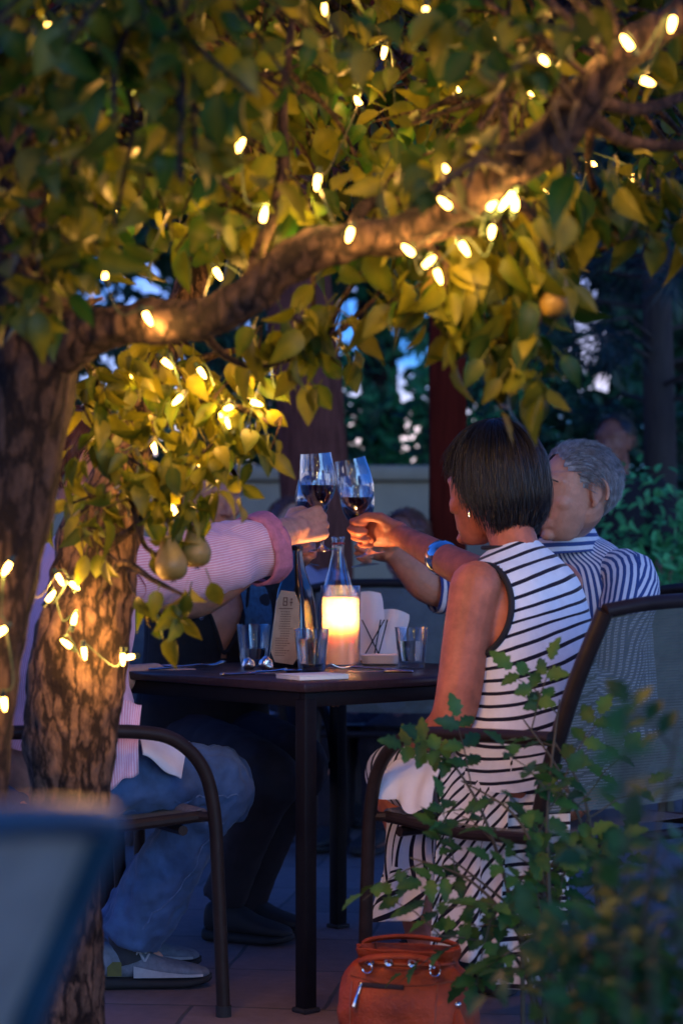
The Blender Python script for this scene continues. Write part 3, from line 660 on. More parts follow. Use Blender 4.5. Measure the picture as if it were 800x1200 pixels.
# ------------------------------------------------------------------ people
def frame(fwd, up):
    f = V(fwd).normalized(); u = V(up); u = (u - f*u.dot(f)).normalized(); l = u.cross(f)
    return Matrix(((f.x, l.x, u.x), (f.y, l.y, u.y), (f.z, l.z, u.z)))       # x face, y left, z crown
def limb(mb, pts, radii, n=16, k=5): curve_tube(mb, pts, radii, k=k, n=n, round_ends=True)
def torso_rows(rows, k=6): return crom([tuple(c) + (a, b_, e) for c, a, b_, e in rows], k)
def torso(mb, rows, lat, n=44, grow=0.0, skip=None, k=6, cap=True, zshift=0):
    rr = torso_rows(rows, k); rings = []; sts = []; arc = 0; prev = None; lat = V(lat).normalized()
    for i, q in enumerate(rr):
        c = V(q[:3]); a, b_, e = q[3] + grow, q[4] + grow, q[5]
        t = (V(rr[min(i+1, len(rr)-1)][:3]) - V(rr[max(i-1, 0)][:3])).normalized()
        x = (lat - t*lat.dot(t)).normalized(); y = t.cross(x)
        if prev is not None: arc += (c - prev).length
        prev = c; R = []; S = []
        for j in range(n+1):
            th = 2*math.pi*j/n + math.pi/2*0; ct, st_ = math.cos(th), math.sin(th)
            px_ = a*math.copysign(abs(ct)**(2/e), ct); py_ = b_*math.copysign(abs(st_)**(2/e), st_)
            R.append(c + x*px_ + y*py_); S.append((th*(a+b_)/2*0 + th*.16, arc))
        rings.append(R); sts.append(S)
    mb.loft(rings, sts, cap, cap); return mb
def head(mb, c, fwd, up, s=1.0, ears=True, jaw=1.0, fem=False):
    R = frame(fwd, up); T = lambda p: V(c) + R @ (V(p)*s)
    B = lambda p, r: mb.ball(T(p), [q*s for q in r], R.to_4x4(), 24, 16)
    B((-.012, 0, .036), (.098, .077, .086)); B((.02, 0, .03), (.072, .070, .075)); B((-.035, 0, .015), (.07, .068, .07))
    rows = [(.055, .012, .074, .078), (.03, .018, .073, .080), (0, .022, .070, .076), (-.03, .027, .065*jaw, .068), (-.06, .037, .056*jaw, .054), (-.085, .043, .046*jaw, .044), (-.105, .046, .033*jaw, .036), (-.116, .050, .018*jaw, .02)]
    mb.loft([[T((cx + d_*math.copysign(abs(math.cos(t))**.85, math.cos(t)), w*math.copysign(abs(math.sin(t))**.85, math.sin(t)), z)) for t in [2*math.pi*j/32 for j in range(33)]] for z, cx, w, d_ in [(q[0], q[1], q[2], q[3]) for q in crom([(a, b_, c_, d_) for a, b_, c_, d_ in rows], 3)]])
    mb.tube([T(p) for p in ((.088, 0, .022), (.098, 0, .002), (.112, 0, -.018), (.113, 0, -.030))], [.008*s, .0095*s, .0115*s, .0125*s], n=12, round_ends=True)
    for y in (-1, 1):
        B((.100, y*.0125, -.031), (.011, .009, .008))                               # nostril
        mb.tube([T((.072, y*.055, .030)), T((.090, y*.036, .037)), T((.096, y*.012, .031))], [.007*s, .0095*s, .008*s], n=10, round_ends=True)   # brow
        B((.058, y*.043, -.020), (.028, .022, .024))                                # cheek
        B((.076, y*.031, .008), (.013, .014, .010))                                 # lid
        if ears:
            for k in range(13):
                pass
            pts = [T((-.010 + .019*math.cos(a) - .006, y*(.074 + .012*max(0, -math.cos(a)) + .004), .004 + .032*math.sin(a))) for a in [-.9*math.pi/2 + i*(1.55*math.pi)/12 + .3 for i in range(13)]]
            mb.tube(pts, [.0055*s]*13, n=8, round_ends=True); B((-.014, y*.074, .002), (.015, .006, .026)); B((-.004, y*.075, -.027), (.008, .005, .010))
    mb.tube([T((.088, -.022, -.067)), T((.099, 0, -.065)), T((.088, .022, -.067))], [.004*s, .0075*s, .004*s], n=8, round_ends=True)
    mb.tube([T((.087, -.020, -.077)), T((.096, 0, -.078)), T((.087, .020, -.077))], [.004*s, .0085*s, .004*s], n=8, round_ends=True)
    B((.086, 0, -.100), (.017, .02, .014))
    return T, R
GRIP = [(62, 95, 48), (64, 97, 50), (66, 98, 50), (66, 95, 50)]
REST = [(18, 22, 14), (22, 28, 16), (26, 30, 18), (28, 34, 20)]
def hand(mb, wrist, fwd, dorsal, right=True, flex=GRIP, s=1.0, thumb=None):
    f = V(fwd).normalized(); z = V(dorsal); z = (z - f*z.dot(f)).normalized(); y = z.cross(f)*(1 if right else -1)
    T = lambda p: V(wrist) + (f*p[0] + y*p[1] + z*p[2])*s
    kn = [(.090, .031), (.094, .010), (.090, -.0115), (.081, -.0315)]; ln = [(.044, .026, .021), (.048, .030, .022), (.044, .028, .021), (.034, .021, .019)]; rr = [.0102, .0105, .0098, .0086]
    for (kx, ky), l3, r, fx in zip(kn, ln, rr, flex):
        mb.tube([T((-.012, ky*.55, 0)), T((.03, ky*.8, .001)), T((kx, ky, .0))], [.0165*s, .0155*s, .0125*s], n=10, round_ends=True)
        mb.ball(T((kx, ky, .003)), .0115*s, None, 12, 8)
        p = V((kx, ky, 0)); a = 0; pts = [T(p)]; rad = [r*1.1*s]
        for j, (l_, dg) in enumerate(zip(l3, fx)):
            a += math.radians(dg); q = p + V((math.cos(a), -ky*.10, -math.sin(a)))*l_
            pts += [T(p.lerp(q, .5)), T(q)]; rad += [r*(.96 - .06*j)*s, r*(1.0 - .08*(j+1))*s]; p = q
        mb.tube(pts, rad, n=10, round_ends=True)
    mb.ball(T((.046, 0, -.008)), (.044*s, .036*s, .014*s), Matrix(((f.x, y.x, z.x), (f.y, y.y, z.y), (f.z, y.z, z.z))).to_4x4(), 18, 12)
    th = thumb or [(.008, .022, -.008), (.034, .045, -.022), (.066, .050, -.038), (.092, .036, -.046)]
    mb.tube([T(p) for p in th], [.017*s, .0155*s, .0118*s, .0095*s], n=12, round_ends=True); mb.ball(T((.022, .026, -.012)), .019*s, None, 12, 8)
    return T, f, y, z
def grip_wrist(stem, fwd, dorsal, right=True, s=1.0):
    f = V(fwd).normalized(); z = V(dorsal); z = (z - f*z.dot(f)).normalized(); return V(stem) - (f*.088 - z*.026)*s, f, z
def arm(mb, sh, el, wr, r=(.058, .050, .045, .042, .036, .028), fwd=None):
    sh, el, wr = V(sh), V(el), V(wr)
    pts = [sh, sh.lerp(el, .45), sh.lerp(el, .88), el.lerp(wr, .18), el.lerp(wr, .55), wr]
    if fwd is not None: pts.append(wr + V(fwd)*.02); r = tuple(r) + (r[-1]*.95,)
    limb(mb, pts, r, 18, 5)
def eyes(T, R, s, par, gaze=(1, 0, 0)):
    for y in (-1, 1):
        b = MB(); b.ball(T((.0775, y*.031, .009)), .0122*s, R.to_4x4(), 16, 12); e = b.build('eye', pmat_once('eye white', (.5, .47, .45), .5), par)
        b = MB(); b.ball(T((.0845, y*.031, .009)), (.0058*s, .0062*s, .0062*s), R.to_4x4(), 12, 8); b.build('iris', pmat_once('iris', (.03, .018, .012), .4), e)
_pm = {}
def pmat_once(n, c, r):
    if n not in _pm: _pm[n] = pmat(n, c, r)
    return _pm[n]
def shoe(par, heel, fwd, L_, mats, name='shoe', W=.046, sneaker=False, up=V((0, 0, 1))):
    f = V(fwd).normalized(); l = V((0,0,1)).cross(f).normalized(); H = V(heel)
    def ring(t, w, z0, z1, n=24):
        return [H + f*(t*L_) + l*(w*math.copysign(abs(math.cos(a))**.8, math.cos(a))) + V((0, 0, z0 + (z1-z0)*(.5+.5*math.copysign(abs(math.sin(a))**.8, math.sin(a))))) for a in [2*math.pi*i/n for i in range(n+1)]]
    o = None
    b = MB(); b.loft([ring(*q) for q in crom([(.02, .022, .03, .085), (.06, .034, .026, .105), (.22, .036, .026, .112), (.42, .038, .026, .098), (.6, .043, .025, .074), (.8, .046, .024, .058), (.94, .036, .024, .048), (1.0, .012, .028, .038)], 5)]); up_ = b.build(name, mats[0], par)
    b = MB(); b.loft([ring(*q) for q in crom([(0, .026, .006, .036), (.05, .037, .0, .036), (.3, .036, .0, .032), (.5, .041, .0, .030), (.8, .049, .002, .029), (.96, .038, .010, .032), (1.02, .012, .018, .032)], 5)]); b.build('sole', M['rubber'], up_)
    return up_, H, f, l

# ---------------- woman in the striped dress
w = empty('person', (.435, 4.83, 0)); tag(w, 'seated black-haired person in a sleeveless striped dress, back turned, raising a wine glass', 'person')
LR = V((.751, .66, 0)); LW = LR * 1.0                       # her right
f = FW
pel = V((.432, 4.83, .50))
rows = [(pel + V((0,0,-.045)), .150, .11, 2.4), (pel + V((0,0,.02)), .185, .145, 2.4), (pel + f*.0 + V((0,0,.10)), .178, .135, 2.3), (pel + f*-.005 + V((0,0,.19)), .156, .115, 2.2), (pel + f*.0 + V((0,0,.29)), .150, .118, 2.2), (pel + f*.02 + V((0,0,.38)), .154, .122, 2.25), (pel + f*.035 + V((0,0,.455)), .152, .105, 2.2), (pel + f*.05 + V((0,0,.505)), .132, .078, 2.0), (pel + f*.06 + V((0,0,.535)), .095, .062, 2.0), (pel + f*.066 + V((0,0,.553)), .062, .056, 2.0)]
shL = V((.300, 4.755, .968)); elL = P(531, 846, 4.74); wrL = P(492, 872, 4.93)
shR = V((.510, 5.00, .968)); 
hc = V((.345, 4.94, 1.180)); hf = V((-.71, .70, -.03)); hu = V((-.10, .08, 1))
stem2 = P(424, 624, 5.50); fdR = V((-.86, .48, .12)); dzR = V((.30, .85, .30))
wr2, f2, z2 = grip_wrist(stem2, fdR, dzR, True, 1.0)
elR = P(556, 674, 5.16)
b = MB(); torso(b, rows, LR, grow=-.008)
T, R = head(b, hc, hf, hu, 1.0, fem=True, jaw=.92)
limb(b, [pel + f*.05 + V((0,0,.50)), pel + f*.06 + V((0,0,.57)), hc + V((.02, -.015, -.03))], [.062, .055, .056], 16)
arm(b, shL, elL, wrL, (.060, .055, .050, .047, .039, .029)); arm(b, shR, elR, wr2, (.056, .050, .046, .045, .037, .027), f2)
hand(b, wr2, fdR, dzR, True, GRIP, 1.0)
hand(b, wrL, V((-.55, .45, -.55)), V((-.3, -.8, .4)), False, REST, .9)
for sd in (-1, 1):
    hp_ = pel + LR*(.09*sd) + V((0,0,.01)); kn = hp_ + f*.36 + V((0,0,.0)); an = kn + f*(-.10 if sd < 0 else -.14) + V((0,0,-.405))
    limb(b, [hp_, hp_.lerp(kn, .5), kn, kn.lerp(an, .3) - f*.02, kn.lerp(an, .75), an, an + f*.05 + V((0,0,-.035)), an + f*.13 + V((0,0,-.05))], [.088, .078, .058, .054, .040, .034, .036, .025], 14)
me = remesh(b, .0042, 4); link_mesh('body', me, M['skin_tan'], w)
eyes(T, R, 1.0, w)
for sd in (-1, 1):
    an = pel + LR*(.09*sd) + f*.36 + f*(-.10 if sd < 0 else -.14); shoe(w, V((an.x, an.y, 0)) - f*.06, f, .24, [M['trim_black']], 'sandal')
db = MB(); torso(db, rows[1:], LR, n=140, grow=.006, k=16, cap=False); db.st = [(q[0], q[1] - .22*(p - pel).dot(LR)) for q, p in zip(db.st, db.v)]; dress = db.build('dress', M['dress'], w, weld=False, sharp=0); wrinkle(dress, .0035, (11, 11, 7), 3)
HOLES = []
for c_, n_, r1_, r2_ in ((shL + V((.022, .012, -.050)), -LR*.9 - f*.22 + V((0, 0, .1)), .105, .078), (shR - V((.01, .008, .035)), LR*.9 + f*.15 + V((0, 0, .1)), .085, .062)):
    n_ = n_.normalized(); u_ = (V((0,0,1)) - n_*n_.z).normalized(); HOLES.append((c_, n_, u_, n_.cross(u_), r1_, r2_))
bm = bmesh.new(); bm.from_mesh(dress.data); dead = []
for fc in bm.faces:
    q = fc.calc_center_median() + wloc(w)
    for c_, n_, u_, s_, r1_, r2_ in HOLES:
        d_ = q - c_
        if -.05 < d_.dot(n_) and (d_.dot(u_)/r1_)**2 + (d_.dot(s_)/r2_)**2 < 1: dead.append(fc); break
bm.faces.ensure_lookup_table(); DRESS_FULL = BVHTree.FromBMesh(bm); bmesh.ops.delete(bm, geom=dead, context='FACES'); bm.to_mesh(dress.data); bm.free()
# black armhole and neck binding, laid on the cloth
bv = DRESS_FULL
def bind(c, nrm, r1, r2, up, rad=.0055, n=48):
    nrm = V(nrm).normalized(); u_ = (V(up) - nrm*V(up).dot(nrm)).normalized(); s_ = nrm.cross(u_); pts = []
    for i in range(n+1):
        a = 2*math.pi*i/n; q = V(c) + u_*r1*math.cos(a) + s_*r2*math.sin(a) - wloc(w); h = bv.find_nearest(q); pts.append(h[0] + wloc(w))
    pts = [(pts[i-1 if i else n-1] + pts[i] + pts[(i+1) if i < n else 1])/3 for i in range(n+1)]
    b = MB(); b.tube(pts, rad, n=8, cap=False); b.build('binding', M['trim_black'], dress)
for c_, n_, u_, s_, r1_, r2_ in HOLES: bind(c_ + n_*.02, n_, r1_*1.0, r2_*1.0, u_, .0075)
b = MB(); q = [pel + f*.066 + V((0,0,.556)) + LR*.069*math.cos(a) + f*.062*math.sin(a) for a in [2*math.pi*i/32 for i in range(33)]]; b.tube(q, .005, n=8, cap=False); b.build('binding', M['trim_black'], dress)
# lap of the dress and the hanging folds of its skirt
b = MB()
for sd in (-1, 1):
    hp_ = pel + LR*(.085*sd) + V((0,0,.015)); kn = hp_ + f*.34 + V((0,0,.01))
    rr = crom([tuple(hp_) + (.10,), tuple(hp_.lerp(kn, .5)) + (.097,), tuple(kn) + (.080,), tuple(kn + f*.07 + V((0,0,-.02))) + (.05,)], 6); b.tube([V(r_[:3]) for r_ in rr], [r_[3] for r_ in rr], n=28)
lap = b.build('skirt_lap', M['skirt'], dress, weld=False, sharp=0); wrinkle(lap, .006, (9, 9, 9), 1)
def fold_sheet(name, p0, p1, out, drop0, drop1, folds, amp, phase, stdir, flare=.06, lean=V((0,0,0))):
    p0, p1, out = V(p0), V(p1), V(out)
    def fn(u, v):
        p = p0.lerp(p1, u); dr = drop0 + (drop1-drop0)*u
        wv_ = math.sin(u*folds*2*math.pi + phase + 1.2*v) + .4*math.sin(u*folds*4.7*math.pi + 2*phase)
        return p + out*(flare*v + amp*wv_*(.25+.75*v)) + V((0, 0, -dr*v)) + lean*v + (p1-p0).normalized()*(.03*v*math.sin(u*folds*math.pi*2+phase+1.3))
    ln = (p1-p0).length
    b = MB(); b.grid(fn, 48, 28, .003, lambda u, v: (0, stdir[0]*u*ln + stdir[1]*v*(drop0+drop1)/2 + .02*math.sin(v*4))); o = b.build(name, M['skirt'], dress, weld=False, sharp=0); return o
left = -LR
fold_sheet('skirt_panel', P(455, 950, 4.96), P(517, 938, 4.86), left, .22, .20, 1.2, .008, .4, (1, .1), .01, V((-.02, 0, 0)))
fold_sheet('skirt_panel', P(456, 1005, 4.95), P(516, 1000, 4.87), left, .145, .15, 1.0, .010, 2.0, (.35, 1), .045, V((-.015, 0, 0)))
fold_sheet('skirt_panel', P(520, 890, 4.76), P(600, 880, 4.66), left, .43, .47, 1.6, .016, 1.1, (1.0, .75), .05)
fold_sheet('skirt_panel', P(592, 915, 4.68), P(668, 920, 4.64), left, .46, .42, 1.6, .016, 2.2, (.12, 1), .04)
# napkin on the lap
b = MB(); c0 = P(480, 894, 4.80)
def nap(u, v):
    p = P(464, 892, 4.86).lerp(P(523, 886, 4.76), u); q = P(437, 937, 4.84).lerp(P(514, 948, 4.74), u); r = p.lerp(q, v)
    return r + left*(.022*math.sin(v*2.2) + .010*math.sin(u*8+1.5*v)*v + .005*math.sin(u*17-2*v)*v) + V((0, 0, .012*math.sin(u*6.5)*v + .005*math.sin(u*15+1)*v))
b.grid(nap, 24, 16, .003); o = b.build('cloth_napkin', M['white_cloth'], None, loc=c0); tag(o, 'white cloth napkin on the lap of the striped-dress woman', 'napkin')
# bracelet and earring
ax = (wr2 - elR).normalized(); bc = P(512, 655, 5.28)
tt = max(0, min(1, (bc - elR).dot(ax)/(wr2-elR).length)); bc = elR.lerp(wr2, tt)
zq = ax.to_track_quat('Z', 'Y').to_matrix().to_4x4()
b = MB(); b.lathe([(.0395, -.017), (.0415, -.0185), (.0445, -.009), (.0455, 0), (.0445, .009), (.0415, .0185), (.0395, .017), (.0385, 0), (.0395, -.017)], 40, Matrix.Translation(bc) @ zq); b.build('bracelet', M['silver'], w)
b = MB(); b.tube([T((-.004, .080, -.037)), T((-.004, .081, -.052))], [.002, .004], n=8, round_ends=True); b.build('earring', M['silver'], w)
# bob of black hair: under-shell and combed strands
def hair_pt(th, ph, k=1.0):
    """th from the crown down, ph=0 at the face; returns head-space point"""
    cx, cz = -.018, .030; rx, ry, rz = .122, .112, .134
    if th < math.pi/2: r = math.sin(th); z = math.cos(th)*rz
    else: q = (th-math.pi/2)/(math.pi/2); r = 1 + .08*math.sin(q*3.1) - .62*q*q*1.5; z = -q*.195
    return V((cx + rx*k*r*math.cos(ph), ry*k*r*math.sin(ph), cz + z*(1 if th > math.pi/2 else k)))
def hair_end(ph):
    a = abs((ph + math.pi) % (2*math.pi) - math.pi)           # 0 face .. pi nape
    return float(np.interp(a, [0, .75, 1.05, 1.4, 1.75, 2.3, math.pi], [1.25, 1.32, 1.48, 2.0, 2.38, 2.68, 2.80])) + .05*math.sin(a*9) * (a < 1.5)
b = MB(); nph = 60
b.loft([[T(hair_pt(max(.02, t*.84*hair_end(2*math.pi*j/nph)), 2*math.pi*j/nph, .97)) for j in range(nph+1)] for t in [i/22 for i in range(23)]], None, True, False)
hs = b.build('hair', M['hair_black'], w, sharp=0)
def strands(name, gen, n, rad, mat, par):
    mb = MB()
    for i in range(n):
        pts = gen()
        if not pts: continue
        m3 = len(pts); vs = []; u_ = (pts[1]-pts[0]).orthogonal().normalized(); v_ = (pts[1]-pts[0]).normalized().cross(u_)
        for j, p in enumerate(pts):
            r = rad*1.25*(1 - .6*j/m3); vs += [p + u_*r, p - u_*r*.5 + v_*r*.87, p - u_*r*.5 - v_*r*.87]
        mb.add(vs, [(3*j+a, 3*j+(a+1) % 3, 3*j+3+(a+1) % 3, 3*j+3+a) for j in range(m3-1) for a in range(3)])
    return mb.build(name, mat, par, weld=False, sharp=0)
def bob():
    ph = ru(0, 2*math.pi); e = hair_end(ph)*(ru(.80, 1.03) if rnd() < .9 else ru(1.0, 1.09)); k = ru(.955, 1.045) if rnd() < .93 else ru(1.03, 1.09); th0 = ru(.02, .5) if rnd() < .7 else ru(.5, 1.5); dph = .16 + ru(-.16, .16); wv_ = ru(0, 6.28); am = ru(0, .004); out = []
    if th0 > e-.3: return None
    for i in range(11):
        t = i/10; th = th0 + (e-th0)*t; q = hair_pt(th, ph + dph*t*t, k + .02*t*(k-1)*10*.1)
        out.append(T(q + V((am*math.sin(wv_+t*6), am*math.cos(wv_+t*7), 0)) + (V((q.x+.02, q.y, 0)).normalized()*(.012*max(0, t-.75)*(k-.97)*25))))
    return out
strands('strands', bob, 5200, .00075, M['hair_black'], hs)

# ---------------- man in the pink shirt and jeans
m_ = empty('person', (-.62, 4.90, 0)); tag(m_, 'seated person in pink shirt and blue jeans behind the tree trunks, raising a wine glass', 'person')
f = FP; RR = V((f.y, -f.x, 0)); pel = V((-.675, 4.95, .53))
rows = [(pel + V((0,0,-.05)), .15, .12, 2.4), (pel + V((0,0,.03)), .185, .15, 2.4), (pel + f*.03 + V((0,0,.13)), .180, .145, 2.3), (pel + f*.03 + V((0,0,.25)), .172, .125, 2.3), (pel + f*.05 + V((0,0,.36)), .185, .120, 2.3), (pel + f*.07 + V((0,0,.44)), .182, .105, 2.2), (pel + f*.09 + V((0,0,.495)), .15, .08, 2.0), (pel + f*.11 + V((0,0,.53)), .095, .068, 2.0), (pel + f*.12 + V((0,0,.555)), .066, .062, 2.0)]
shR = P(130, 672, 4.92); shL = pel + f*.13 + V((0,0,.44)) - RR*.2
hc = P(103, 548, 4.97); hf = V((.95, .32, -.05))
stem1 = P(373, 615, 5.52); fd1 = V((.86, .44, .26)); dz1 = V((.36, -.88, .30))
wr1, f1, z1 = grip_wrist(stem1, fd1, dz1, True, 1.06)
elR = P(238, 655, 5.10)
b = MB(); torso(b, rows, RR, grow=-.008); T, R = head(b, hc, hf, V((.05, 0, 1)), 1.04)
limb(b, [pel + f*.13 + V((0,0,.50)), pel + f*.145 + V((0,0,.57)), hc + V((-.02, 0, -.04))], [.068, .062, .062], 16)
arm(b, shR, elR, wr1, (.062, .056, .050, .050, .049, .036), f1); hand(b, wr1, fd1, dz1, True, GRIP, 1.06)
elL = shL + f*.05 + V((-.10, .05, -.26)); wrL = elL + f*.24 + V((.03, 0, .03)); arm(b, shL, elL, wrL); hand(b, wrL, f, V((0, 0, 1)), False, REST, 1.0)
legs = []
for sd, kpx, kd, apx, ad in ((1, 256, 5.03, 158, 5.12), (-1, 262, 5.22, 150, 5.34)):
    hp_ = pel + RR*(.09*sd); kn = P(kpx, 912, kd); an = P(apx-10, 1105, ad); legs.append((hp_, kn, an)); limb(b, [hp_, hp_.lerp(kn, .5), kn, kn.lerp(an, .35), an, an + V((.06, .02, -.05))], [.070, .060, .046, .044, .034, .032], 14)
me = remesh(b, .0045, 4); link_mesh('body', me, M['skin_pink'], m_); eyes(T, R, 1.04, m_)
def cap_hair(par, T, mat, n, name='hair', ext=.010, front=.055, rad=.0009, ln=(.018, .035), grey=False):
    def ok(p): return p.x < front - max(0, .06-p.z)*.9 and p.z > (-.035 if p.x < -.045 else (.012 if p.x > -.005 or True else 0)) and not (-.04 < p.x < .02 and p.z < .03)
    def sph(d_): return V((-.012, 0, .036)) + V((d_.x*(.098+ext), d_.y*(.077+ext), d_.z*(.086+ext)))
    b = MB(); nu, nv = 48, 32
    pts = {}; 
    for j in range(nv+1):
        for i in range(nu+1):
            th = .02 + 2.4*j/nv; ph = 2*math.pi*i/nu; d_ = V((math.sin(th)*math.cos(ph), math.sin(th)*math.sin(ph), math.cos(th))); pts[i, j] = d_
    vs = [T(sph(pts[i, j]) - pts[i, j]*.003) for j in range(nv+1) for i in range(nu+1)]; W = nu+1
    fs = [(j*W+i, (j+1)*W+i, (j+1)*W+i+1, j*W+i+1) for j in range(nv) for i in range(nu) if ok(sph((pts[i, j]+pts[i+1, j+1])/2))]
    b.add(vs, fs); h = b.build(name, mat, par, sharp=0)
    def g_():
        d_ = rdir(); p = sph(d_)
        if not ok(p): return None
        q_ = min(1, max(0, .5 - p.x*9)); t_ = V((-1 + .8*q_, p.y*4, -.15 - .9*q_)); t_ = (t_ - d_*t_.dot(d_)).normalized() + rdir()*.12; l_ = ru(*ln)
        return [T(p - d_*.004), T(p + d_*.003 + t_*l_*.4), T(p + d_*.004 + t_*l_*.75), T(p + d_*.002 + t_*l_)]
    strands('strands', g_, n, rad, mat, h); return h
cap_hair(m_, T, M['hair_brown'], 1800)
# trousers
def trousers(par, pel, legs, mat, r, hem_r, nm='jeans', wr=.006, lift=0.0):
    b = MB(); fdir = (legs[0][1]-legs[0][0]); fdir.z = 0; fdir.normalize()
    b.ball(pel + V((0,0,-.0)), (.165, .175, .12), frame(fdir, V((0,0,1))).to_4x4(), 24, 16)
    for hp_, kn, an in legs:
        kk = kn + (kn - hp_).normalized()*.02
        rr = crom([tuple(hp_) + (r*1.12,), tuple(hp_.lerp(kn, .35)) + (r*1.05,), tuple(hp_.lerp(kn, .75)) + (r*.94,), tuple(kn.lerp(an, .04) + (kn-hp_).normalized()*.012) + (r*.86,), tuple(kn.lerp(an, .22)) + (r*.84,), tuple(kn.lerp(an, .6)) + (hem_r*1.0,), tuple(an.lerp(kn, lift)) + (hem_r,)], 7)
        b.tube([V(q[:3]) for q in rr], [q[3] for q in rr], n=26)
    me = remesh(b, .008, 6); o = link_mesh(nm, me, mat, par); wrinkle(o, wr, (16, 16, 13), 2); wrinkle(o, wr*.5, (34, 34, 30), 7)
    return o
jn = trousers(m_, pel + f*.02, legs, M['jeans'], .090, .080, wr=.011, lift=.045)
for hp_, kn, an in legs: b = MB(); b.tube([an + V((.012, .003, -.04)), an, an.lerp(kn, .3)], [.046, .045, .052], n=16); b.build('sock', pmat_once('dark sock', (.03, .03, .035), .9), m_)
bvj = BVHTree.FromObject(jn, bpy.context.evaluated_depsgraph_get())
def seam(pts, rad=.0022):
    off = wloc(m_); out = []
    for q in cpts(pts, 8): h = bvj.find_nearest(q - off); out.append(h[0] + h[1]*.001 + off)
    b = MB(); b.tube(out, rad, n=6); b.build('seam', M['seam'], jn)
seam([P(118, 935, 4.9), P(170, 922, 4.93), P(225, 922, 4.96), P(275, 930, 4.99)]); seam([P(262, 965, 4.99), P(215, 1030, 5.02), P(165, 1085, 5.06)])
for k, (hp_, kn, an) in enumerate(legs):
    fw = V((1, .12, 0)); u_, H, ff, ll = shoe(m_, V((an.x, an.y, 0)) - fw*.085, fw, .285, [M['shoe_grey']], 'sneaker')
    b = MB(); sd = -1
    def side(t, z, o_=.0): 
        wt = float(np.interp(t, [0, .2, .42, .6, .8, .95], [.026, .036, .039, .043, .0465, .038])); return H + ff*(t*.285) - ll*(wt + o_) + V((0, 0, z))
    b.grid(lambda u, v: side(.36 + .58*u, .031 + (.006 + .022*(1-u)**2)*v, .003 - .001*v), 16, 3, .002); b.build('side_band', M['shoe_light'], u_)
    b = MB(); b.grid(lambda u, v: side(.14 + .12*u, .036 + .034*v, .0045 - .004*v), 6, 4, .002); b.build('heel_panel', M['shoe_yellow'], u_)
    def nst(p, q, wd=.0045):
        b.tube([side(*p), side(*q)], wd, n=6)
    b = MB()
    for p_, q_ in (((.36, .074, -.002), (.40, .096, -.006)), ((.40, .096, -.006), (.455, .070, -.001)), ((.455, .070, -.001), (.49, .088, -.008))): b.tube([side(*p_), side(*q_)], .0030, n=6)
    b.build('emblem', M['shoe_light'], u_)
    b = MB()
    for q in range(5):
        t = .40 + .06*q; z = .103 - .013*q; b.tube([H + ff*(t*.285) + ll*x_ + V((0, 0, z + .004 - abs(x_)*.2)) for x_ in (-.028, -.014, 0, .014, .028)], .003, n=6)
    b.build('laces', M['shoe_light'], u_)
# shirt
b = MB(); torso(b, rows[1:], RR, n=56, grow=.014, cap=False); sh_ = b.build('shirt', M['pink_shirt'], m_, weld=False, sharp=0); wrinkle(sh_, .007, (13, 13, 8), 5)
def sleeve(par, pts, radii, mat, n=30, amp=.006, seed=0, k=8, flat=1.0, up=None, nm='sleeve'):
    b = MB(); rr = crom([tuple(p) + (r,) for p, r in zip(pts, radii)], k); b.tube([V(q[:3]) for q in rr], [q[3] for q in rr], n=n, cap=False, flat=flat, up=up)
    o = b.build(nm, mat, par, weld=False, sharp=0); wrinkle(o, amp, (20, 20, 20), seed); return o
s1 = sleeve(sh_, [pel + f*.09 + V((0,0,.43)) + RR*.13, shR, P(205, 664, 5.03), P(262, 652, 5.12), P(306, 640, 5.20)], [.085, .084, .083, .083, .074], M['pink_shirt'], amp=.010, seed=3, up=(0,0,1), k=14); wrinkle(s1, .014, (8, 8, 8), 2)
cd_ = (P(312, 637, 5.22) - P(262, 652, 5.12)).normalized(); zq = cd_.to_track_quat('Z', 'Y').to_matrix().to_4x4(); Tq = Matrix.Translation(P(306, 643, 5.20)) @ zq
b = MB(); b.lathe([(.080, -.030), (.0855, -.031), (.0875, -.02), (.0875, .0), (.0895, .018), (.0885, .023), (.086, .022), (.085, .012), (.082, .0), (.080, -.02)], 64, Tq); cu_ = b.build('cuff', M['pink_cuff'], sh_, sharp=0); wrinkle(cu_, .010, (11, 11, 11), 4); wrinkle(cu_, .004, (30, 30, 30), 4)
sleeve(sh_, [pel + f*.09 + V((0,0,.43)) - RR*.13, shL, shL.lerp(elL, .6), elL, elL.lerp(wrL, .4)], [.085, .08, .072, .068, .06], M['pink_shirt'], seed=8)
b = MB()
def tail(u, v):
    p = P(108, 815, 4.77).lerp(P(166, 826, 4.84), u); q = P(110, 935, 4.73).lerp(P(162, 905, 4.80), u); r = p.lerp(q, v); return r + V((0, -.02*math.sin(v*3.1) + .012*math.sin(u*9+v*3), .004*math.sin(u*12)))
b.grid(tail, 20, 20, .003, lambda u, v: (u*.12, v*.2)); b.build('shirt_tail', M['pink_shirt'], sh_, weld=False, sharp=0)
b = MB(); b.grid(lambda u, v: pel + f*(.145+.03*v) + V((0,0,.56+.035*v)) + RR*(.075*math.cos(u*2*math.pi)) + f*(.07*math.sin(u*2*math.pi)), 28, 3, .003); b.build('collar', pmat('white collar', (.7, .68, .7), .9), sh_)
b = MB(); c0 = P(190, 885, 4.84)
def nap2(u, v):
    p = P(163, 866, 4.90).lerp(P(222, 872, 4.98), u); q = P(168, 884, 4.80).lerp(P(212, 914, 4.87), u); r = p.lerp(q, v); return r + V((0, -.012*math.sin(v*2), .012*math.sin(v*3.14) + .004*math.sin(u*8)))
b.grid(nap2, 16, 16, .003); o = b.build('cloth_napkin', M['white_cloth'], None, loc=c0); tag(o, 'white cloth napkin on the lap of the person in jeans', 'napkin')

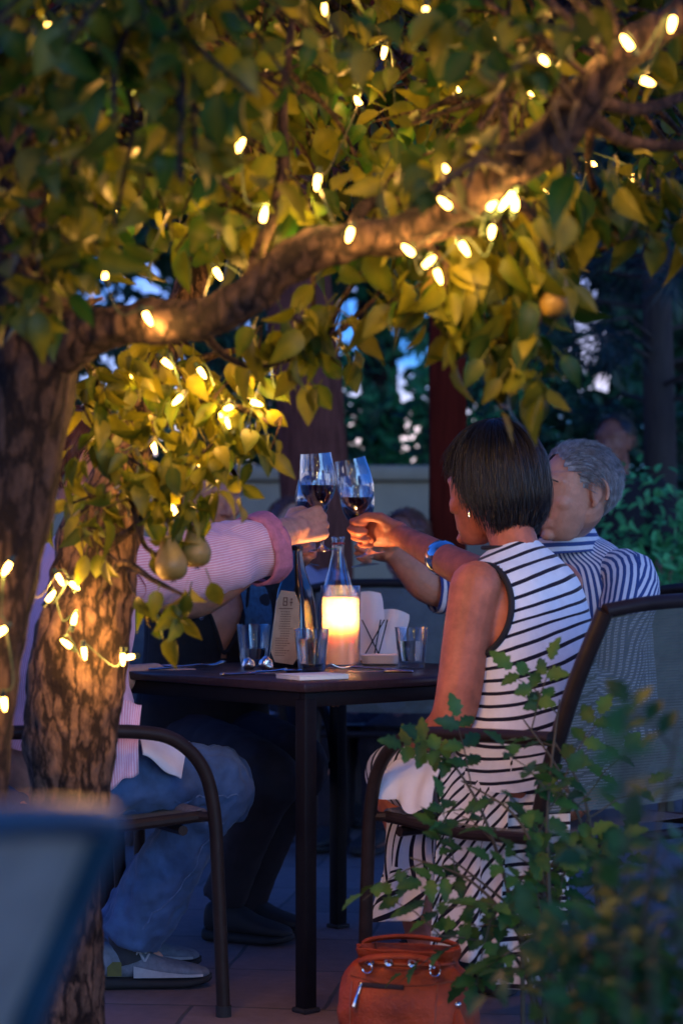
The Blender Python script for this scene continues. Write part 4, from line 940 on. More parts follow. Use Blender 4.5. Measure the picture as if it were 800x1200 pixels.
# ---------------- woman in the black top
k_ = empty('person', (-.38, 6.05, 0)); tag(k_, 'seated person in black V-neck top with a pendant necklace, mostly behind the pink sleeve', 'person')
f = FN; RR = V((f.y, -f.x, 0)); pel = V((-.40, 6.08, .52))
rows = [(pel + V((0,0,-.04)), .15, .12, 2.4), (pel + V((0,0,.03)), .19, .15, 2.4), (pel + f*.02 + V((0,0,.14)), .175, .13, 2.3), (pel + f*.03 + V((0,0,.25)), .165, .125, 2.3), (pel + f*.05 + V((0,0,.35)), .170, .130, 2.3), (pel + f*.055 + V((0,0,.42)), .168, .10, 2.2), (pel + f*.055 + V((0,0,.465)), .135, .075, 2.0), (pel + f*.055 + V((0,0,.495)), .085, .06, 2.0), (pel + f*.055 + V((0,0,.515)), .060, .055, 2.0)]
hc = P(246, 588, 5.98); hf = V((.55, -.83, -.05)); stem3 = P(358, 640, 5.72); fd3 = V((.80, -.45, .15)); dz3 = V((.35, .75, .35))
wr3, f3, z3 = grip_wrist(stem3, fd3, dz3, True, .92)
shR = pel + f*.05 + RR*.19 + V((0,0,.41)); shL = pel + f*.05 - RR*.19 + V((0,0,.41)); elR = P(232, 708, 5.72)
b = MB(); torso(b, rows, RR, grow=-.006); T, R = head(b, hc, hf, V((0,0,1)), .96, jaw=.92)
limb(b, [pel + f*.05 + V((0,0,.47)), pel + f*.06 + V((0,0,.54)), hc + V((0, .02, -.04))], [.06, .052, .054], 16)
arm(b, shR, elR, wr3, (.054, .048, .044, .043, .036, .027), f3); hand(b, wr3, fd3, dz3, True, GRIP, .92)
elL = shL + f*.06 + V((.06, 0, -.26)); wrL = elL + f*.2 + V((-.05, -.02, .02)); arm(b, shL, elL, wrL, (.052, .046, .042, .041, .035, .026)); hand(b, wrL, f, V((0,0,1)), False, REST, .9)
legs = []
for sd, kp_, ap_ in ((1, P(318, 905, 5.62), P(262, 1052, 5.74)), (-1, P(352, 890, 5.75), P(284, 1062, 5.86))):
    hp_ = pel + RR*(.09*sd); legs.append((hp_, kp_, ap_)); limb(b, [hp_, hp_.lerp(kp_, .5), kp_, kp_.lerp(ap_, .35), ap_, ap_ + V((.05, -.02, -.05))], [.070, .058, .044, .040, .030, .026], 14)
me = remesh(b, .0045, 4); link_mesh('body', me, M['skin_fair'], k_); eyes(T, R, .96, k_)
cap_hair(k_, T, M['hair_brown'], 1500, ext=.016, ln=(.04, .08))
trousers(k_, pel, legs, M['plum'], .088, .06, 'trousers', .004)
for hp_, kn, an in legs: shoe(k_, V((an.x, an.y, 0)) - V((.05, -.02, 0)), V((.9, -.35, 0)), .25, [M['trim_black']], 'shoe')
# black top with an open V
n = 180
tmp = MB(); torso(tmp, rows[1:8], RR, n=n, grow=.010, k=22, cap=False); H0 = pel.z + .23; H1 = pel.z + .45
keep = []
for fc in tmp.f:
    c = sum((tmp.v[i] for i in fc), V((0,0,0)))/4; lx = (c - pel).dot(RR); fz = (c - pel - f*.05).dot(f)
    if fz > .02 and c.z > H0 and abs(lx) < .004 + .088*((c.z-H0)/(H1-H0)): continue
    keep.append(fc)
BT_ = BVHTree.FromPolygons([tuple(p) for p in tmp.v], tmp.f); vpts = []
for i in range(-14, 15):
    t_ = abs(i)/14; q = pel + f*.19 + V((0, 0, .23 + .235*t_)) + RR*(math.copysign(.004 + .092*t_, i)); h = BT_.find_nearest(q); vpts.append(h[0])
tmp.f = keep; tp = tmp.build('top', M['black_cloth'], k_, weld=False, sharp=0); so = tp.modifiers.new('solid', 'SOLIDIFY'); so.thickness = .004
b = MB(); b.tube([vpts[0]] + [(vpts[i-1]+vpts[i]+vpts[i+1])/3 for i in range(1, len(vpts)-1)] + [vpts[-1]], .0065, n=8); b.build('neckline', M['black_cloth'], tp)
for s in (-1, 1): sleeve(tp, [pel + f*.05 + RR*(.13*s) + V((0,0,.40)), (shR if s > 0 else shL), (shR if s > 0 else shL).lerp(elR if s > 0 else elL, .45)], [.075, .066, .058], M['black_cloth'], seed=2+s)
b = MB()
def vest(u, v):
    z = .12 + .34*v; c = V(pel) + f*(.045) + V((0, 0, z)); a = -.15 - 1.15*u; w_ = float(np.interp(z, [.1, .25, .35, .42, .47], [.19, .185, .19, .185, .15])); d_ = float(np.interp(z, [.1, .25, .35, .42, .47], [.15, .145, .152, .12, .095]))
    return c - RR*(w_*math.cos(a)) - f*(d_*math.sin(a))
b.grid(vest, 16, 16, .004); b.build('vest_front', M['teal_cloth'], tp)
bv = BVHTree.FromObject(k_.children[0], bpy.context.evaluated_depsgraph_get())
def onskin(q): h = bv.find_nearest(V(q) - wloc(k_)); return h[0] + h[1]*.003 + wloc(k_)
pend = onskin(P(245, 722, 5.80))
nk = [onskin(pel + f*.06 + RR*(.075*s) + V((0,0,.485))) for s in (1, -1)]
b = MB(); b.tube([onskin(p) for p in cpts([nk[0], nk[0].lerp(pend, .5), pend, nk[1].lerp(pend, .5), nk[1]], 8)], .0013, n=6); nkx = b.build('necklace', M['silver'], k_)
b = MB(); b.ball(pend + f*.003 + V((0,0,-.012)), (.007, .005, .015)); b.build('pendant', M['silver'], nkx)

# ---------------- grey-haired man
g_ = empty('person', (.67, 5.86, 0)); tag(g_, 'seated grey-haired person in a blue striped shirt, in profile behind the woman', 'person')
f = FM; RR = V((f.y, -f.x, 0)); pel = V((.69, 5.84, .52))
rows = [(pel + V((0,0,-.04)), .16, .12, 2.4), (pel + V((0,0,.03)), .19, .15, 2.4), (pel + f*.02 + V((0,0,.14)), .185, .145, 2.3), (pel + f*.03 + V((0,0,.27)), .185, .135, 2.3), (pel + f*.05 + V((0,0,.38)), .198, .130, 2.3), (pel + f*.07 + V((0,0,.455)), .192, .11, 2.2), (pel + f*.085 + V((0,0,.51)), .155, .082, 2.0), (pel + f*.10 + V((0,0,.545)), .095, .068, 2.0), (pel + f*.105 + V((0,0,.57)), .068, .062, 2.0)]
hc = P(676, 579, 5.62); hf = V((-.91, -.40, -.03)); stem4 = P(427, 643, 5.82); fd4 = V((-.85, -.2, .25)); dz4 = V((.1, .8, .5))
wr4, f4, z4 = grip_wrist(stem4, fd4, dz4, True, 1.0)
shR = pel + f*.08 + RR*.2 + V((0,0,.44)); shL = pel + f*.06 - RR*.2 + V((0,0,.44)); elR = P(508, 692, 5.86)
b = MB(); torso(b, rows, RR, grow=-.008); T, R = head(b, hc, hf, V((.06, .02, 1)), 1.06)
limb(b, [pel + f*.09 + V((0,0,.51)), pel + f*.11 + V((0,0,.59)), hc + V((.010, .0, -.03))], [.072, .066, .064], 16)
arm(b, shR, elR, wr4, (.06, .054, .05, .052, .046, .033), f4); hand(b, wr4, fd4, dz4, True, GRIP, 1.0)
elL = shL + f*.10 + V((.02, -.04, -.27)); wrL = elL + f*.23 + V((-.04, .05, .02)); arm(b, shL, elL, wrL); hand(b, wrL, f, V((0,0,1)), False, REST, 1.0)
legs = []
for sd in (-1, 1):
    hp_ = pel + RR*(.09*sd); kn = hp_ + f*.40 + V((0,0,.01)); an = kn + f*-.02 + V((0,0,-.42)); legs.append((hp_, kn, an)); limb(b, [hp_, hp_.lerp(kn, .5), kn, kn.lerp(an, .35), an, an + f*.06 + V((0,0,-.05))], [.085, .075, .058, .054, .038, .035], 14)
me = remesh(b, .0038, 3); link_mesh('body', me, M['skin_fair'], g_); eyes(T, R, 1.06, g_)
cap_hair(g_, T, M['hair_grey'], 5200, ext=.007, front=.062, rad=.00055, ln=(.022, .038))
b = MB()
for y in (-1, 1): b.tube([T((.084, y*.052, .031)), T((.098, y*.034, .040)), T((.1035, y*.014, .034))], [.002, .0042, .003], n=8, round_ends=True)
b.build('eyebrows', pmat_once('dark grey brows', (.05, .045, .04), .8), g_)
trousers(g_, pel, legs, M['plum'], .09, .07, 'trousers', .004)
for hp_, kn, an in legs: shoe(g_, V((an.x, an.y, 0)) - f*.07, f, .28, [M['trim_black']], 'shoe')
b = MB(); torso(b, rows[1:], RR, n=56, grow=.012, cap=False); sh_ = b.build('shirt', M['man_shirt'], g_, weld=False, sharp=0); wrinkle(sh_, .006, (13, 13, 8), 5)
sleeve(sh_, [pel + f*.06 + RR*.13 + V((0,0,.44)), shR, shR.lerp(elR, .5), elR + (elR-shR).normalized()*-.03, elR.lerp(wr4, .02)], [.085, .078, .07, .066, .062], M['man_sleeve'], seed=1)
sleeve(sh_, [pel + f*.05 - RR*.11 + V((0,0,.445)), shL, shL.lerp(elL, .5), elL, elL.lerp(wrL, .5)], [.088, .080, .070, .066, .058], M['man_shirt'], seed=6)
b = MB()
ncx = pel + f*.10 + V((0,0,.545))
def colr(u, v):
    a = (u-.5)*2*math.pi*.93 + math.pi; fr = abs(u-.5)*2
    return ncx + V((0,0,.052 - .055*v - .025*v*fr)) - f*((.074+.030*v)*math.cos(a-math.pi)) + RR*((.080+.034*v)*math.sin(a-math.pi)) + f*(.05*v*fr**3 + .012)
b.grid(colr, 40, 6, .003, lambda u, v: (v*.06, u*.4)); b.build('collar', M['man_shirt'], sh_, weld=False)

# ---------------- dim figures farther off
def far_person(loc, f, z_seat, label, shirt, skin, hair, s=1.0, standing=False):
    o = empty('person', loc); tag(o, label, 'person'); f = V(f).normalized(); RR = V((f.y, -f.x, 0)); pel = V(loc) + V((0, 0, z_seat))
    rows = [(pel + V((0,0,-.04)), .16, .12, 2.4), (pel + V((0,0,.03)), .18, .14, 2.4), (pel + V((0,0,.2)), .165, .12, 2.3), (pel + V((0,0,.38)), .18, .125, 2.3), (pel + V((0,0,.46)), .17, .09, 2.2), (pel + V((0,0,.51)), .11, .07, 2.0), (pel + V((0,0,.54)), .065, .06, 2.0)]
    hc = pel + f*.03 + V((0,0,.68)); b = MB(); torso(b, rows, RR, grow=-.006); T, R = head(b, hc, f, V((0,0,1)), 1.0)
    limb(b, [pel + V((0,0,.5)), pel + V((0,0,.58)), hc + V((0, 0, -.04))], [.062, .058, .058], 14); legs = []
    for sd in (-1, 1):
        sh = pel + RR*(.2*sd) + V((0,0,.44)); el = sh + RR*(.04*sd) + V((0,0,-.27)) + f*.05; wr = el + f*(.22 if not standing else .06) + V((0,0,-.02 if not standing else -.25)); arm(b, sh, el, wr); hand(b, wr, wr-el, RR*sd + V((0,0,.2)), sd > 0, REST, .95)
        hp_ = pel + RR*(.09*sd); kn = hp_ + (V((0,0,-.42)) if standing else f*.42); an = kn + V((0,0,-z_seat+.08+(.42 if standing else 0))); legs.append((hp_, kn, an)); limb(b, [hp_, kn, an, an + f*.1 + V((0,0,-.05))], [.085, .058, .038, .03], 12)
    link_mesh('body', remesh(b, .006, 3), skin, o); eyes(T, R, 1.0, o)
    cap_hair(o, T, hair, 600, rad=.0014)
    trousers(o, pel, legs, M['plum'], .09, .07, 'trousers', .003)
    for hp_, kn, an in legs: shoe(o, V((an.x, an.y, 0)) - f*.07, f, .27, [M['trim_black']], 'shoe')
    b = MB(); torso(b, rows[1:], RR, n=40, grow=.014, cap=False); s_ = b.build('shirt', shirt, o, weld=False, sharp=0); wrinkle(s_, .006)
    for sd in (-1, 1):
        sh = pel + RR*(.2*sd) + V((0,0,.44)); el = sh + RR*(.04*sd) + V((0,0,-.27)) + f*.05; sleeve(s_, [pel + RR*(.12*sd) + V((0,0,.43)), sh, sh.lerp(el, .5), el], [.08, .075, .068, .06], shirt, seed=sd)
far_person(V((xg(478, 7.9), 7.9, 0)), (-.5, -1, 0), .40, 'blurred seated person in lavender grey behind the raised glasses', M['shirt_grey'], M['skin_dimmed'], M['hair_brown'])
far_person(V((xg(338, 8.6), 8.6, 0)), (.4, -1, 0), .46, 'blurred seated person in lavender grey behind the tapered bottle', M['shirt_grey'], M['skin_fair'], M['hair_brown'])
far_person(V((xg(722, 9.6), 9.6, 0)), (-.55, -1, 0), .86, 'dim standing person in dark clothes behind the grey-haired man', M['black_cloth'], M['skin_dimmed'], M['hair_black'], standing=True)
# ------------------------------------------------------------------ wine glasses
def wineglass(foot, rim, h, fill_z, label, s=1.0):
    foot, rim = V(foot), V(rim); ax = (rim-foot).normalized(); o = empty('wine_glass', foot); tag(o, label, 'wine glass', 'wine glasses raised in the toast')
    T = Matrix.Translation(foot) @ ax.to_track_quat('Z', 'Y').to_matrix().to_4x4() @ Matrix.Scale(s*h/.245, 4)
    out = [(.0, .0), (.036, .0), (.0372, .0012), (.036, .0026), (.015, .0058), (.0062, .012), (.0042, .022), (.0038, .055), (.0042, .095), (.007, .106), (.018, .113), (.031, .127), (.0415, .148), (.0458, .170), (.0462, .182), (.0445, .205), (.0405, .232), (.0388, .245)]
    inn = [(.0380, .2447), (.0397, .232), (.0437, .205), (.0454, .182), (.0449, .170), (.0406, .148), (.030, .1285), (.017, .1155), (.0, .112)]
    sm = lambda p: [(r[0], r[1]) for r in crom(p, 4)]
    b = MB(); b.lathe(sm(out), 48, T); b.lathe(sm(inn), 48, T); b.build('bowl_and_stem', M['glass'], o, sharp=0)
    # wine: the inside of the bowl cut by a level plane
    bm = bmesh.new(); wb = MB(); wb.lathe([(r*.995, z+.0004) for r, z in sm(list(reversed(inn)))], 48, T)
    me = wb.mesh('w', V((0,0,0))); bm.from_mesh(me); bmesh.ops.remove_doubles(bm, verts=bm.verts, dist=1e-5)
    q = bmesh.ops.bisect_plane(bm, geom=bm.verts[:] + bm.edges[:] + bm.faces[:], plane_co=V((0, 0, fill_z)), plane_no=V((0, 0, 1)), clear_outer=True)
    bmesh.ops.holes_fill(bm, edges=[e for e in bm.edges if e.is_boundary], sides=0)
    bmesh.ops.recalc_face_normals(bm, faces=bm.faces)
    bm.transform(Matrix.Translation(-foot)); bm.to_mesh(me); bm.free(); me.name = 'wine'; me.materials.append(M['wine']); me.polygons.foreach_set('use_smooth', [True]*len(me.polygons)); me.set_sharp_from_angle(angle=math.radians(50))
    wo = bpy.data.objects.new('wine', me); col.objects.link(wo); wo.parent = o
def lvl(py, d): return CAM_H + (HOR-py)/F*d
wineglass(P(378, 645, 5.52), P(370, 531, 5.50), .252, lvl(569, 5.51), 'upright wine glass held in the fist below the pink cuff')
wineglass(P(433, 650, 5.50), P(410, 538, 5.48), .252, lvl(583, 5.49), 'tilted wine glass pinched by the hand with the silver bracelet')
wineglass(P(357, 661, 5.72), P(370, 552, 5.72), .248, lvl(588, 5.72), 'wine glass half hidden behind the upright glass, its foot over the bottle')
wineglass(P(428, 663, 5.82), P(415, 556, 5.83), .248, lvl(594, 5.82), 'wine glass half hidden behind the tilted glass, its foot lowest at right')

# ------------------------------------------------------------------ pear trees in front
def rough_tube(mb, rows, k=10, n=40): 
    rr = crom(rows, k); mb.tube([V(q[:3]) for q in rr], [q[3] for q in rr], n=n)
def row(px, py, d, r): return tuple(P(px, py, d)) + (r,)
def knobby(o, amp, seed=0):
    me = o.data; ns = [v.normal.copy() for v in me.vertices]
    for v, n in zip(me.vertices, ns):
        p = v.co; q = noise.noise(V((p.x*9+seed, p.y*9, p.z*5)))*1.0 + .6*noise.noise(V((p.x*30+seed, p.y*30, p.z*13))) + .3*noise.noise(V((p.x*70, p.y*70, p.z*38+seed)))
        v.co = v.co + n*amp*q
    me.update()
ta = empty('pear_tree', G(-55, 3.70)); tag(ta, 'pear tree at the left edge whose long thick branch reaches over the table', 'tree', 'pear trees strung with fairy lights')
skelA = [[row(-80, 1360, 3.7, .12), row(-60, 1130, 3.7, .085), row(-40, 930, 3.7, .072), row(-22, 780, 3.7, .070), row(3, 650, 3.7, .074), row(18, 520, 3.7, .078), row(34, 430, 3.7, .084), row(28, 330, 3.7, .066), row(8, 200, 3.72, .052), row(-5, 60, 3.75, .046), row(-40, -260, 3.8, .03), row(-60, -520, 3.8, .012)],
         [row(30, 432, 3.7, .060), row(85, 398, 3.66, .050), row(150, 378, 3.6, .037), row(230, 374, 3.56, .034), row(285, 350, 3.52, .038), row(345, 304, 3.5, .037), row(420, 282, 3.48, .034), row(495, 262, 3.44, .030), row(560, 222, 3.40, .031), row(625, 178, 3.36, .032), row(685, 118, 3.32, .031), row(728, 66, 3.3, .029), row(800, 14, 3.28, .026), row(930, -70, 3.2, .02), row(1050, -130, 3.1, .008)]]
subA = [[row(-30, 225, 3.6, .008), row(10, 270, 3.55, .008), row(36, 330, 3.52, .0085), row(52, 352, 3.52, .008), row(92, 357, 3.56, .006), row(120, 350, 3.6, .004)],
        [row(280, 352, 3.55, .016), row(305, 290, 3.6, .012), row(330, 215, 3.65, .010), row(332, 120, 3.7, .008), row(345, 0, 3.75, .006), row(360, -120, 3.8, .003)],
        [row(420, 285, 3.5, .018), row(470, 290, 3.52, .014), row(530, 272, 3.55, .010), row(580, 275, 3.6, .006)],
        [row(680, 128, 3.35, .016), row(722, 160, 3.4, .012), row(765, 170, 3.42, .010), row(830, 165, 3.45, .007), row(930, 120, 3.5, .003)],
        [row(690, 115, 3.35, .014), row(750, 128, 3.45, .010), row(820, 105, 3.55, .007), row(920, 70, 3.6, .003)],
        [row(560, 222, 3.42, .014), row(590, 170, 3.5, .010), row(585, 90, 3.6, .007), row(600, -20, 3.7, .004), row(620, -140, 3.8, .002)],
        [row(405, 288, 3.5, .014), row(430, 240, 3.6, .011), row(500, 228, 3.66, .009), row(560, 150, 3.75, .006), row(640, 40, 3.9, .003)],
        [row(30, 330, 3.72, .02), row(90, 250, 3.85, .014), row(160, 170, 3.95, .011), row(210, 60, 4.0, .007), row(260, -80, 4.1, .003)],
        [row(8, 200, 3.72, .018), row(60, 130, 3.5, .012), row(130, 60, 3.35, .008), row(190, -40, 3.25, .003)],
        [row(230, 372, 3.57, .010), row(255, 410, 3.7, .007), row(300, 430, 3.8, .005), row(370, 410, 3.85, .003)],
        [row(570, 225, 3.45, .012), row(620, 250, 3.55, .008), row(640, 320, 3.6, .005), row(620, 420, 3.6, .003)],
        [row(480, 268, 3.5, .010), row(530, 320, 3.6, .007), row(575, 390, 3.66, .005), row(600, 450, 3.7, .003)],
        [row(700, 100, 3.4, .010), row(690, 200, 3.6, .007), row(720, 250, 3.7, .005), row(770, 270, 3.75, .003)]]
t = MB()
for s in skelA: rough_tube(t, s, 14, 44)
o = t.build('trunk', M['bark'], ta, sharp=0); knobby(o, .011, 1)
t = MB()
for s in subA: rough_tube(t, s, 7, 12)
o = t.build('branches', M['bark'], ta, sharp=0); knobby(o, .0025, 4)
tb_ = empty('pear_tree', G(86, 4.25)); tag(tb_, 'rough pear stem between the left trunk and the man in jeans, with yellow lit leaves', 'tree', 'pear trees strung with fairy lights')
skelB = [[row(80, 1275, 4.25, .11), row(76, 1150, 4.25, .072), row(78, 1040, 4.25, .070), row(82, 940, 4.25, .080), row(84, 850, 4.25, .088), row(92, 790, 4.25, .095), row(102, 730, 4.25, .088), row(112, 670, 4.26, .084), row(126, 610, 4.28, .074), row(146, 545, 4.32, .056), row(170, 470, 4.4, .044), row(205, 380, 4.45, .036), row(250, 280, 4.5, .028), row(300, 150, 4.6, .02), row(340, -40, 4.7, .008)]]
subB = [[row(112, 670, 4.2, .012), row(128, 640, 4.12, .009), row(160, 615, 4.08, .007), row(205, 560, 4.05, .005), row(250, 520, 4.05, .003)],
        [row(146, 545, 4.3, .018), row(185, 500, 4.2, .012), row(230, 470, 4.15, .009), row(285, 480, 4.1, .006), row(320, 500, 4.1, .003)],
        [row(140, 560, 4.28, .016), row(128, 500, 4.1, .011), row(110, 440, 4.05, .008), row(95, 420, 4.0, .004)],
        [row(175, 460, 4.4, .014), row(215, 430, 4.3, .010), row(280, 410, 4.25, .007), row(330, 420, 4.2, .003)],
        [row(124, 620, 4.2, .010), row(150, 580, 4.1, .008), row(170, 640, 4.05, .005), row(205, 655, 4.03, .003)],
        [row(105, 720, 4.2, .008), row(140, 660, 4.08, .006), row(180, 680, 4.04, .005), row(220, 700, 4.02, .003)]]
t = MB(); 
for s in skelB: rough_tube(t, s, 14, 48)
o = t.build('trunk', M['bark_lamplit'], tb_, sharp=0); knobby(o, .015, 7)
t = MB()
for s in subB: rough_tube(t, s, 7, 12)
o = t.build('branches', M['bark'], tb_, sharp=0); knobby(o, .0018, 3)

skpts = {0: [V(q[:3]) for s in skelA[1:] + subA for q in crom(s, 6)] + [V(q[:3]) for q in crom(skelA[0][6:], 6)], 1: [V(q[:3]) for s in skelB for q in crom(s[9:], 6)] + [V(q[:3]) for s in subB for q in crom(s, 6)]}
branch_px = [((q[0]/q[1])*F+400, HOR-(q[2]-CAM_H)/q[1]*F, q[3]/q[1]*F, q[1]) for s in skelA for q in crom(s, 10)]
crown = {0: MB(), 1: MB()}; twigs = {0: MB(), 1: MB()}
def clear_of_branch(p, pad=8):
    """keep the big limbs in view: no leaf hangs just in front of them"""
    px, py = p.x/p.y*F+400, HOR-(p.z-CAM_H)/p.y*F
    for bx, by, br, bd in branch_px:
        if p.y < bd + .05 and (px-bx)**2 + (py-by)**2 < max(0, br+pad+14)**2: return False
    return True
def cluster(t_, c, n, spread=.075, tone=(0, 1), size=(.040, .080), droop=.8, pad=8, wf=(.46, .60)):
    c = V(c); near = min(skpts[t_], key=lambda q: (q-c).length_squared); mid = near.lerp(c, .5) + V((ru(-.04,.04), ru(-.04,.04), ru(-.02,.06)))
    if (near-c).length > .05:
        L0 = (near-c).length; r0 = min(.0105, .003 + .011*L0); pts = cpts([near, mid, c + V((ru(-.02,.02), ru(-.02,.02), -.03))], 5); twigs[t_].tube(pts, [r0*(1-.65*i/(len(pts)-1)) for i in range(len(pts))], n=6)
    for i in range(n):
        k = rnd(); q = mid.lerp(c, .35 + .75*k) + rdir()*ru(0, spread)
        if not clear_of_branch(q, pad): continue
        d = rdir(); d = V((d.x, d.y, d.z*.7 - droop)).normalized(); nr = (rdir() + V((0, -.55, .35))).normalized(); Ln = ru(*size)
        put_leaf(crown[t_], T_PEAR, q, d, nr, Ln, Ln*ru(*wf), ru(*tone), fold=ru(.1, .6), curl=random.choice((ru(-.1, .3), ru(.2, .6), ru(.5, 1.0))), petiole=ru(.3, .55))
edge = lambda px: float(np.interp(px, [-120, 0, 60, 120, 165, 190, 250, 300, 350, 400, 440, 480, 520, 560, 610, 640, 662, 690, 760, 800, 900], [360, 330, 320, 325, 270, 290, 320, 345, 335, 340, 330, 325, 340, 400, 420, 390, 270, 250, 270, 260, 240]))
cnt = 0
while cnt < 620:
    px = ru(-110, 890); py = ru(-190, 400)
    if py > edge(px) - 22: continue
    d = (ru(3.55, 4.4) if rnd() < .62 else ru(4.4, 5.3)) if rnd() < .86 else ru(2.9, 3.35)
    if d < 3.4 and (py > 215 or px > 690): continue
    if 158 < px < 200 and 285 < py < 340: continue
    if px > 655 and py > 120 and rnd() < .45: continue
    cluster(0, P(px, py, d), random.randint(5, 9), .085, (0, .8), wf=(.54, .70)); cnt += 1
for px, py, d, n in ((520, 300, 3.6, 9), (500, 330, 3.6, 9), (470, 345, 3.62, 7), (540, 350, 3.6, 9), (570, 330, 3.6, 9), (600, 360, 3.6, 9), (590, 400, 3.62, 9), (560, 390, 3.64, 8), (620, 400, 3.6, 9), (640, 350, 3.62, 7), (605, 430, 3.6, 7), (585, 440, 3.63, 4), (625, 440, 3.6, 5), (530, 380, 3.64, 5), (640, 300, 3.6, 8), (600, 300, 3.58, 9), (560, 280, 3.6, 8), (430, 360, 3.7, 4),
                     (395, 345, 3.8, 8), (385, 380, 3.8, 7), (360, 400, 3.82, 7), (395, 410, 3.8, 4), (330, 380, 3.8, 9), (345, 350, 3.75, 9), (300, 395, 3.8, 8),
                     (670, 210, 3.6, 8), (700, 230, 3.65, 8), (735, 225, 3.7, 8), (765, 240, 3.7, 8), (780, 200, 3.7, 8), (750, 185, 3.7, 7), (710, 190, 3.6, 6), (795, 260, 3.75, 5), (660, 250, 3.6, 5)):
    cluster(0, P(px, py, d), n, .062, (.1, .9), (.054, .080), 1.2)
for px, py, d, n in ((120, 440, 4.02, 9), (100, 470, 4.02, 7), (150, 430, 4.05, 9), (180, 420, 4.1, 9), (215, 450, 4.1, 9), (245, 465, 4.1, 9), (280, 470, 4.1, 9), (295, 500, 4.1, 8), (265, 510, 4.08, 9), (230, 500, 4.06, 9), (190, 480, 4.05, 9), (150, 480, 4.03, 9), (120, 520, 4.03, 9), (95, 540, 4.04, 7), (150, 540, 4.03, 10), (190, 540, 4.03, 9), (225, 545, 4.04, 9), (255, 550, 4.05, 7), (215, 585, 4.03, 8), (175, 590, 4.03, 9), (130, 580, 4.05, 8), (100, 600, 4.05, 7), (75, 575, 4.05, 5), (190, 620, 4.03, 6), (240, 590, 4.05, 6), (110, 640, 4.05, 3), (205, 700, 4.0, 4), (190, 700, 4.02, 4), (225, 690, 4.0, 3), (165, 715, 4.04, 2), (300, 530, 4.1, 4), (270, 430, 4.15, 8), (310, 450, 4.2, 5), (240, 415, 4.2, 8), (200, 400, 4.2, 8)):
    cluster(1, P(px, py, d), int(n*1.4), .058, (.25, 1), (.045, .070), 1.0)
for px, py in ((20, 330), (5, 345), (30, 345), (70, 335)): cluster(0, P(px, py, 3.35), 4, .05, (.1, .7), pad=-200)
for px, py in ((5, 30), (40, 60), (70, 95), (30, 120), (60, 150), (15, 180), (85, 180), (50, 215), (100, 215), (20, 250), (120, 150), (130, 240), (70, 270), (150, 60), (100, 40), (45, 300), (100, 290)): cluster(0, P(px + ru(-10, 10), py, ru(3.1, 3.5)), 10, .08, (.0, .7), pad=-200, wf=(.54, .7))
for k, par in ((0, ta), (1, tb_)):
    o = twigs[k].build('twigs', M['bark'], par); crown[k].build('crown', M['leaf'], par, weld=False, sharp=0)
# pears
for px, py, d, s, lb in ((200, 654, 4.02, 1.0, 'green-gold pear hanging in front of the pink sleeve, left one of the pair'), (229, 640, 4.06, .95, 'green-gold pear hanging in front of the pink sleeve, right one of the pair'), (652, 346, 3.6, .9, 'pear hanging among leaves above the grey-haired man'), (730, 256, 3.72, .85, 'reddish pear among the leaves at the right edge'), (508, 338, 3.62, .8, 'pear half hidden in leaves above the red post')):
    c = P(px, py, d); o = empty('pear', c); tag(o, lb, 'pear', 'pears on the trees'); tl = rdir()*.12
    Tm = Matrix.Translation(c) @ (V((tl.x, tl.y, 1)).to_track_quat('Z', 'Y').to_matrix().to_4x4()) @ Matrix.Scale(s, 4)
    b = MB(); b.lathe([(r, z) for r, z in crom([(0, -.041), (.012, -.0415), (.025, -.034), (.031, -.018), (.029, -.002), (.021, .016), (.0155, .030), (.012, .038), (.004, .042), (0, .042)], 4)], 30, Tm); q = b.build('fruit', M['pear'], o, sharp=0); wrinkle(q, .0012, (40, 40, 40), px)
    b = MB(); b.tube([Tm @ V(p) for p in ((0, 0, .040), (.002, 0, .055), (.008, .004, .075))], [.0014, .0012, .002], n=6); b.build('stalk', M['bark'], o)
    b = MB()
    for i in range(5): a = i*1.257; b.tube([Tm @ V((.001*math.cos(a), .001*math.sin(a), -.0405)), Tm @ V((.006*math.cos(a), .006*math.sin(a), -.0465))], [.0012, .0006], n=5)
    b.build('calyx', M['rubber'], o)

# ------------------------------------------------------------------ fairy lights
def bulb_lamp(p, par):
    ld = bpy.data.lights.new('bulb_light', 'POINT'); ld.energy = .42*ru(.7, 1.3); ld.color = (1, .47, .10); ld.shadow_soft_size = .006
    lo = bpy.data.objects.new('bulb_light', ld); col.objects.link(lo); lo.parent = par; lo.location = p - wloc(par)
def string(pts, label, seed):
    o = empty('fairy_light_string', P(*pts[0])); tag(o, label, 'fairy lights', 'strings of fairy lights'); random.seed(seed); wb = MB(); path = []
    for q in pts: c = P(*q); path.append(c)
    wp = []
    for i, c in enumerate(path):
        wp.append(c + V((ru(-.006,.006), .012, .018)))
        if i < len(path)-1: m2 = c.lerp(path[i+1], .5); wp.append(m2 + V((ru(-.02,.02), .03, -.02 - .05*(path[i+1]-c).length)))
    wb.tube(cpts(wp, 5), .0016, n=5); wb.build('wire', M['wire'], o)
    for i, c in enumerate(path):
        d = V((ru(-.7,.7), ru(-.5,.3), ru(-1, -.1) if rnd() < .75 else ru(.2, 1))).normalized(); T = Matrix.Translation(c) @ d.to_track_quat('Z', 'Y').to_matrix().to_4x4()
        b = MB(); b.lathe([(0, -.010), (.0042, -.0086), (.0051, -.002), (.0042, .008), (.0019, .0145), (0, .016)], 8, T); bl = b.build('bulb', M['bulb'], o)
        b = MB(); b.lathe([(0, -.022), (.0045, -.022), (.0048, -.009), (0, -.0085)], 8, T); b.build('socket', M['socket'], bl); bulb_lamp(c + d*.024, bl)
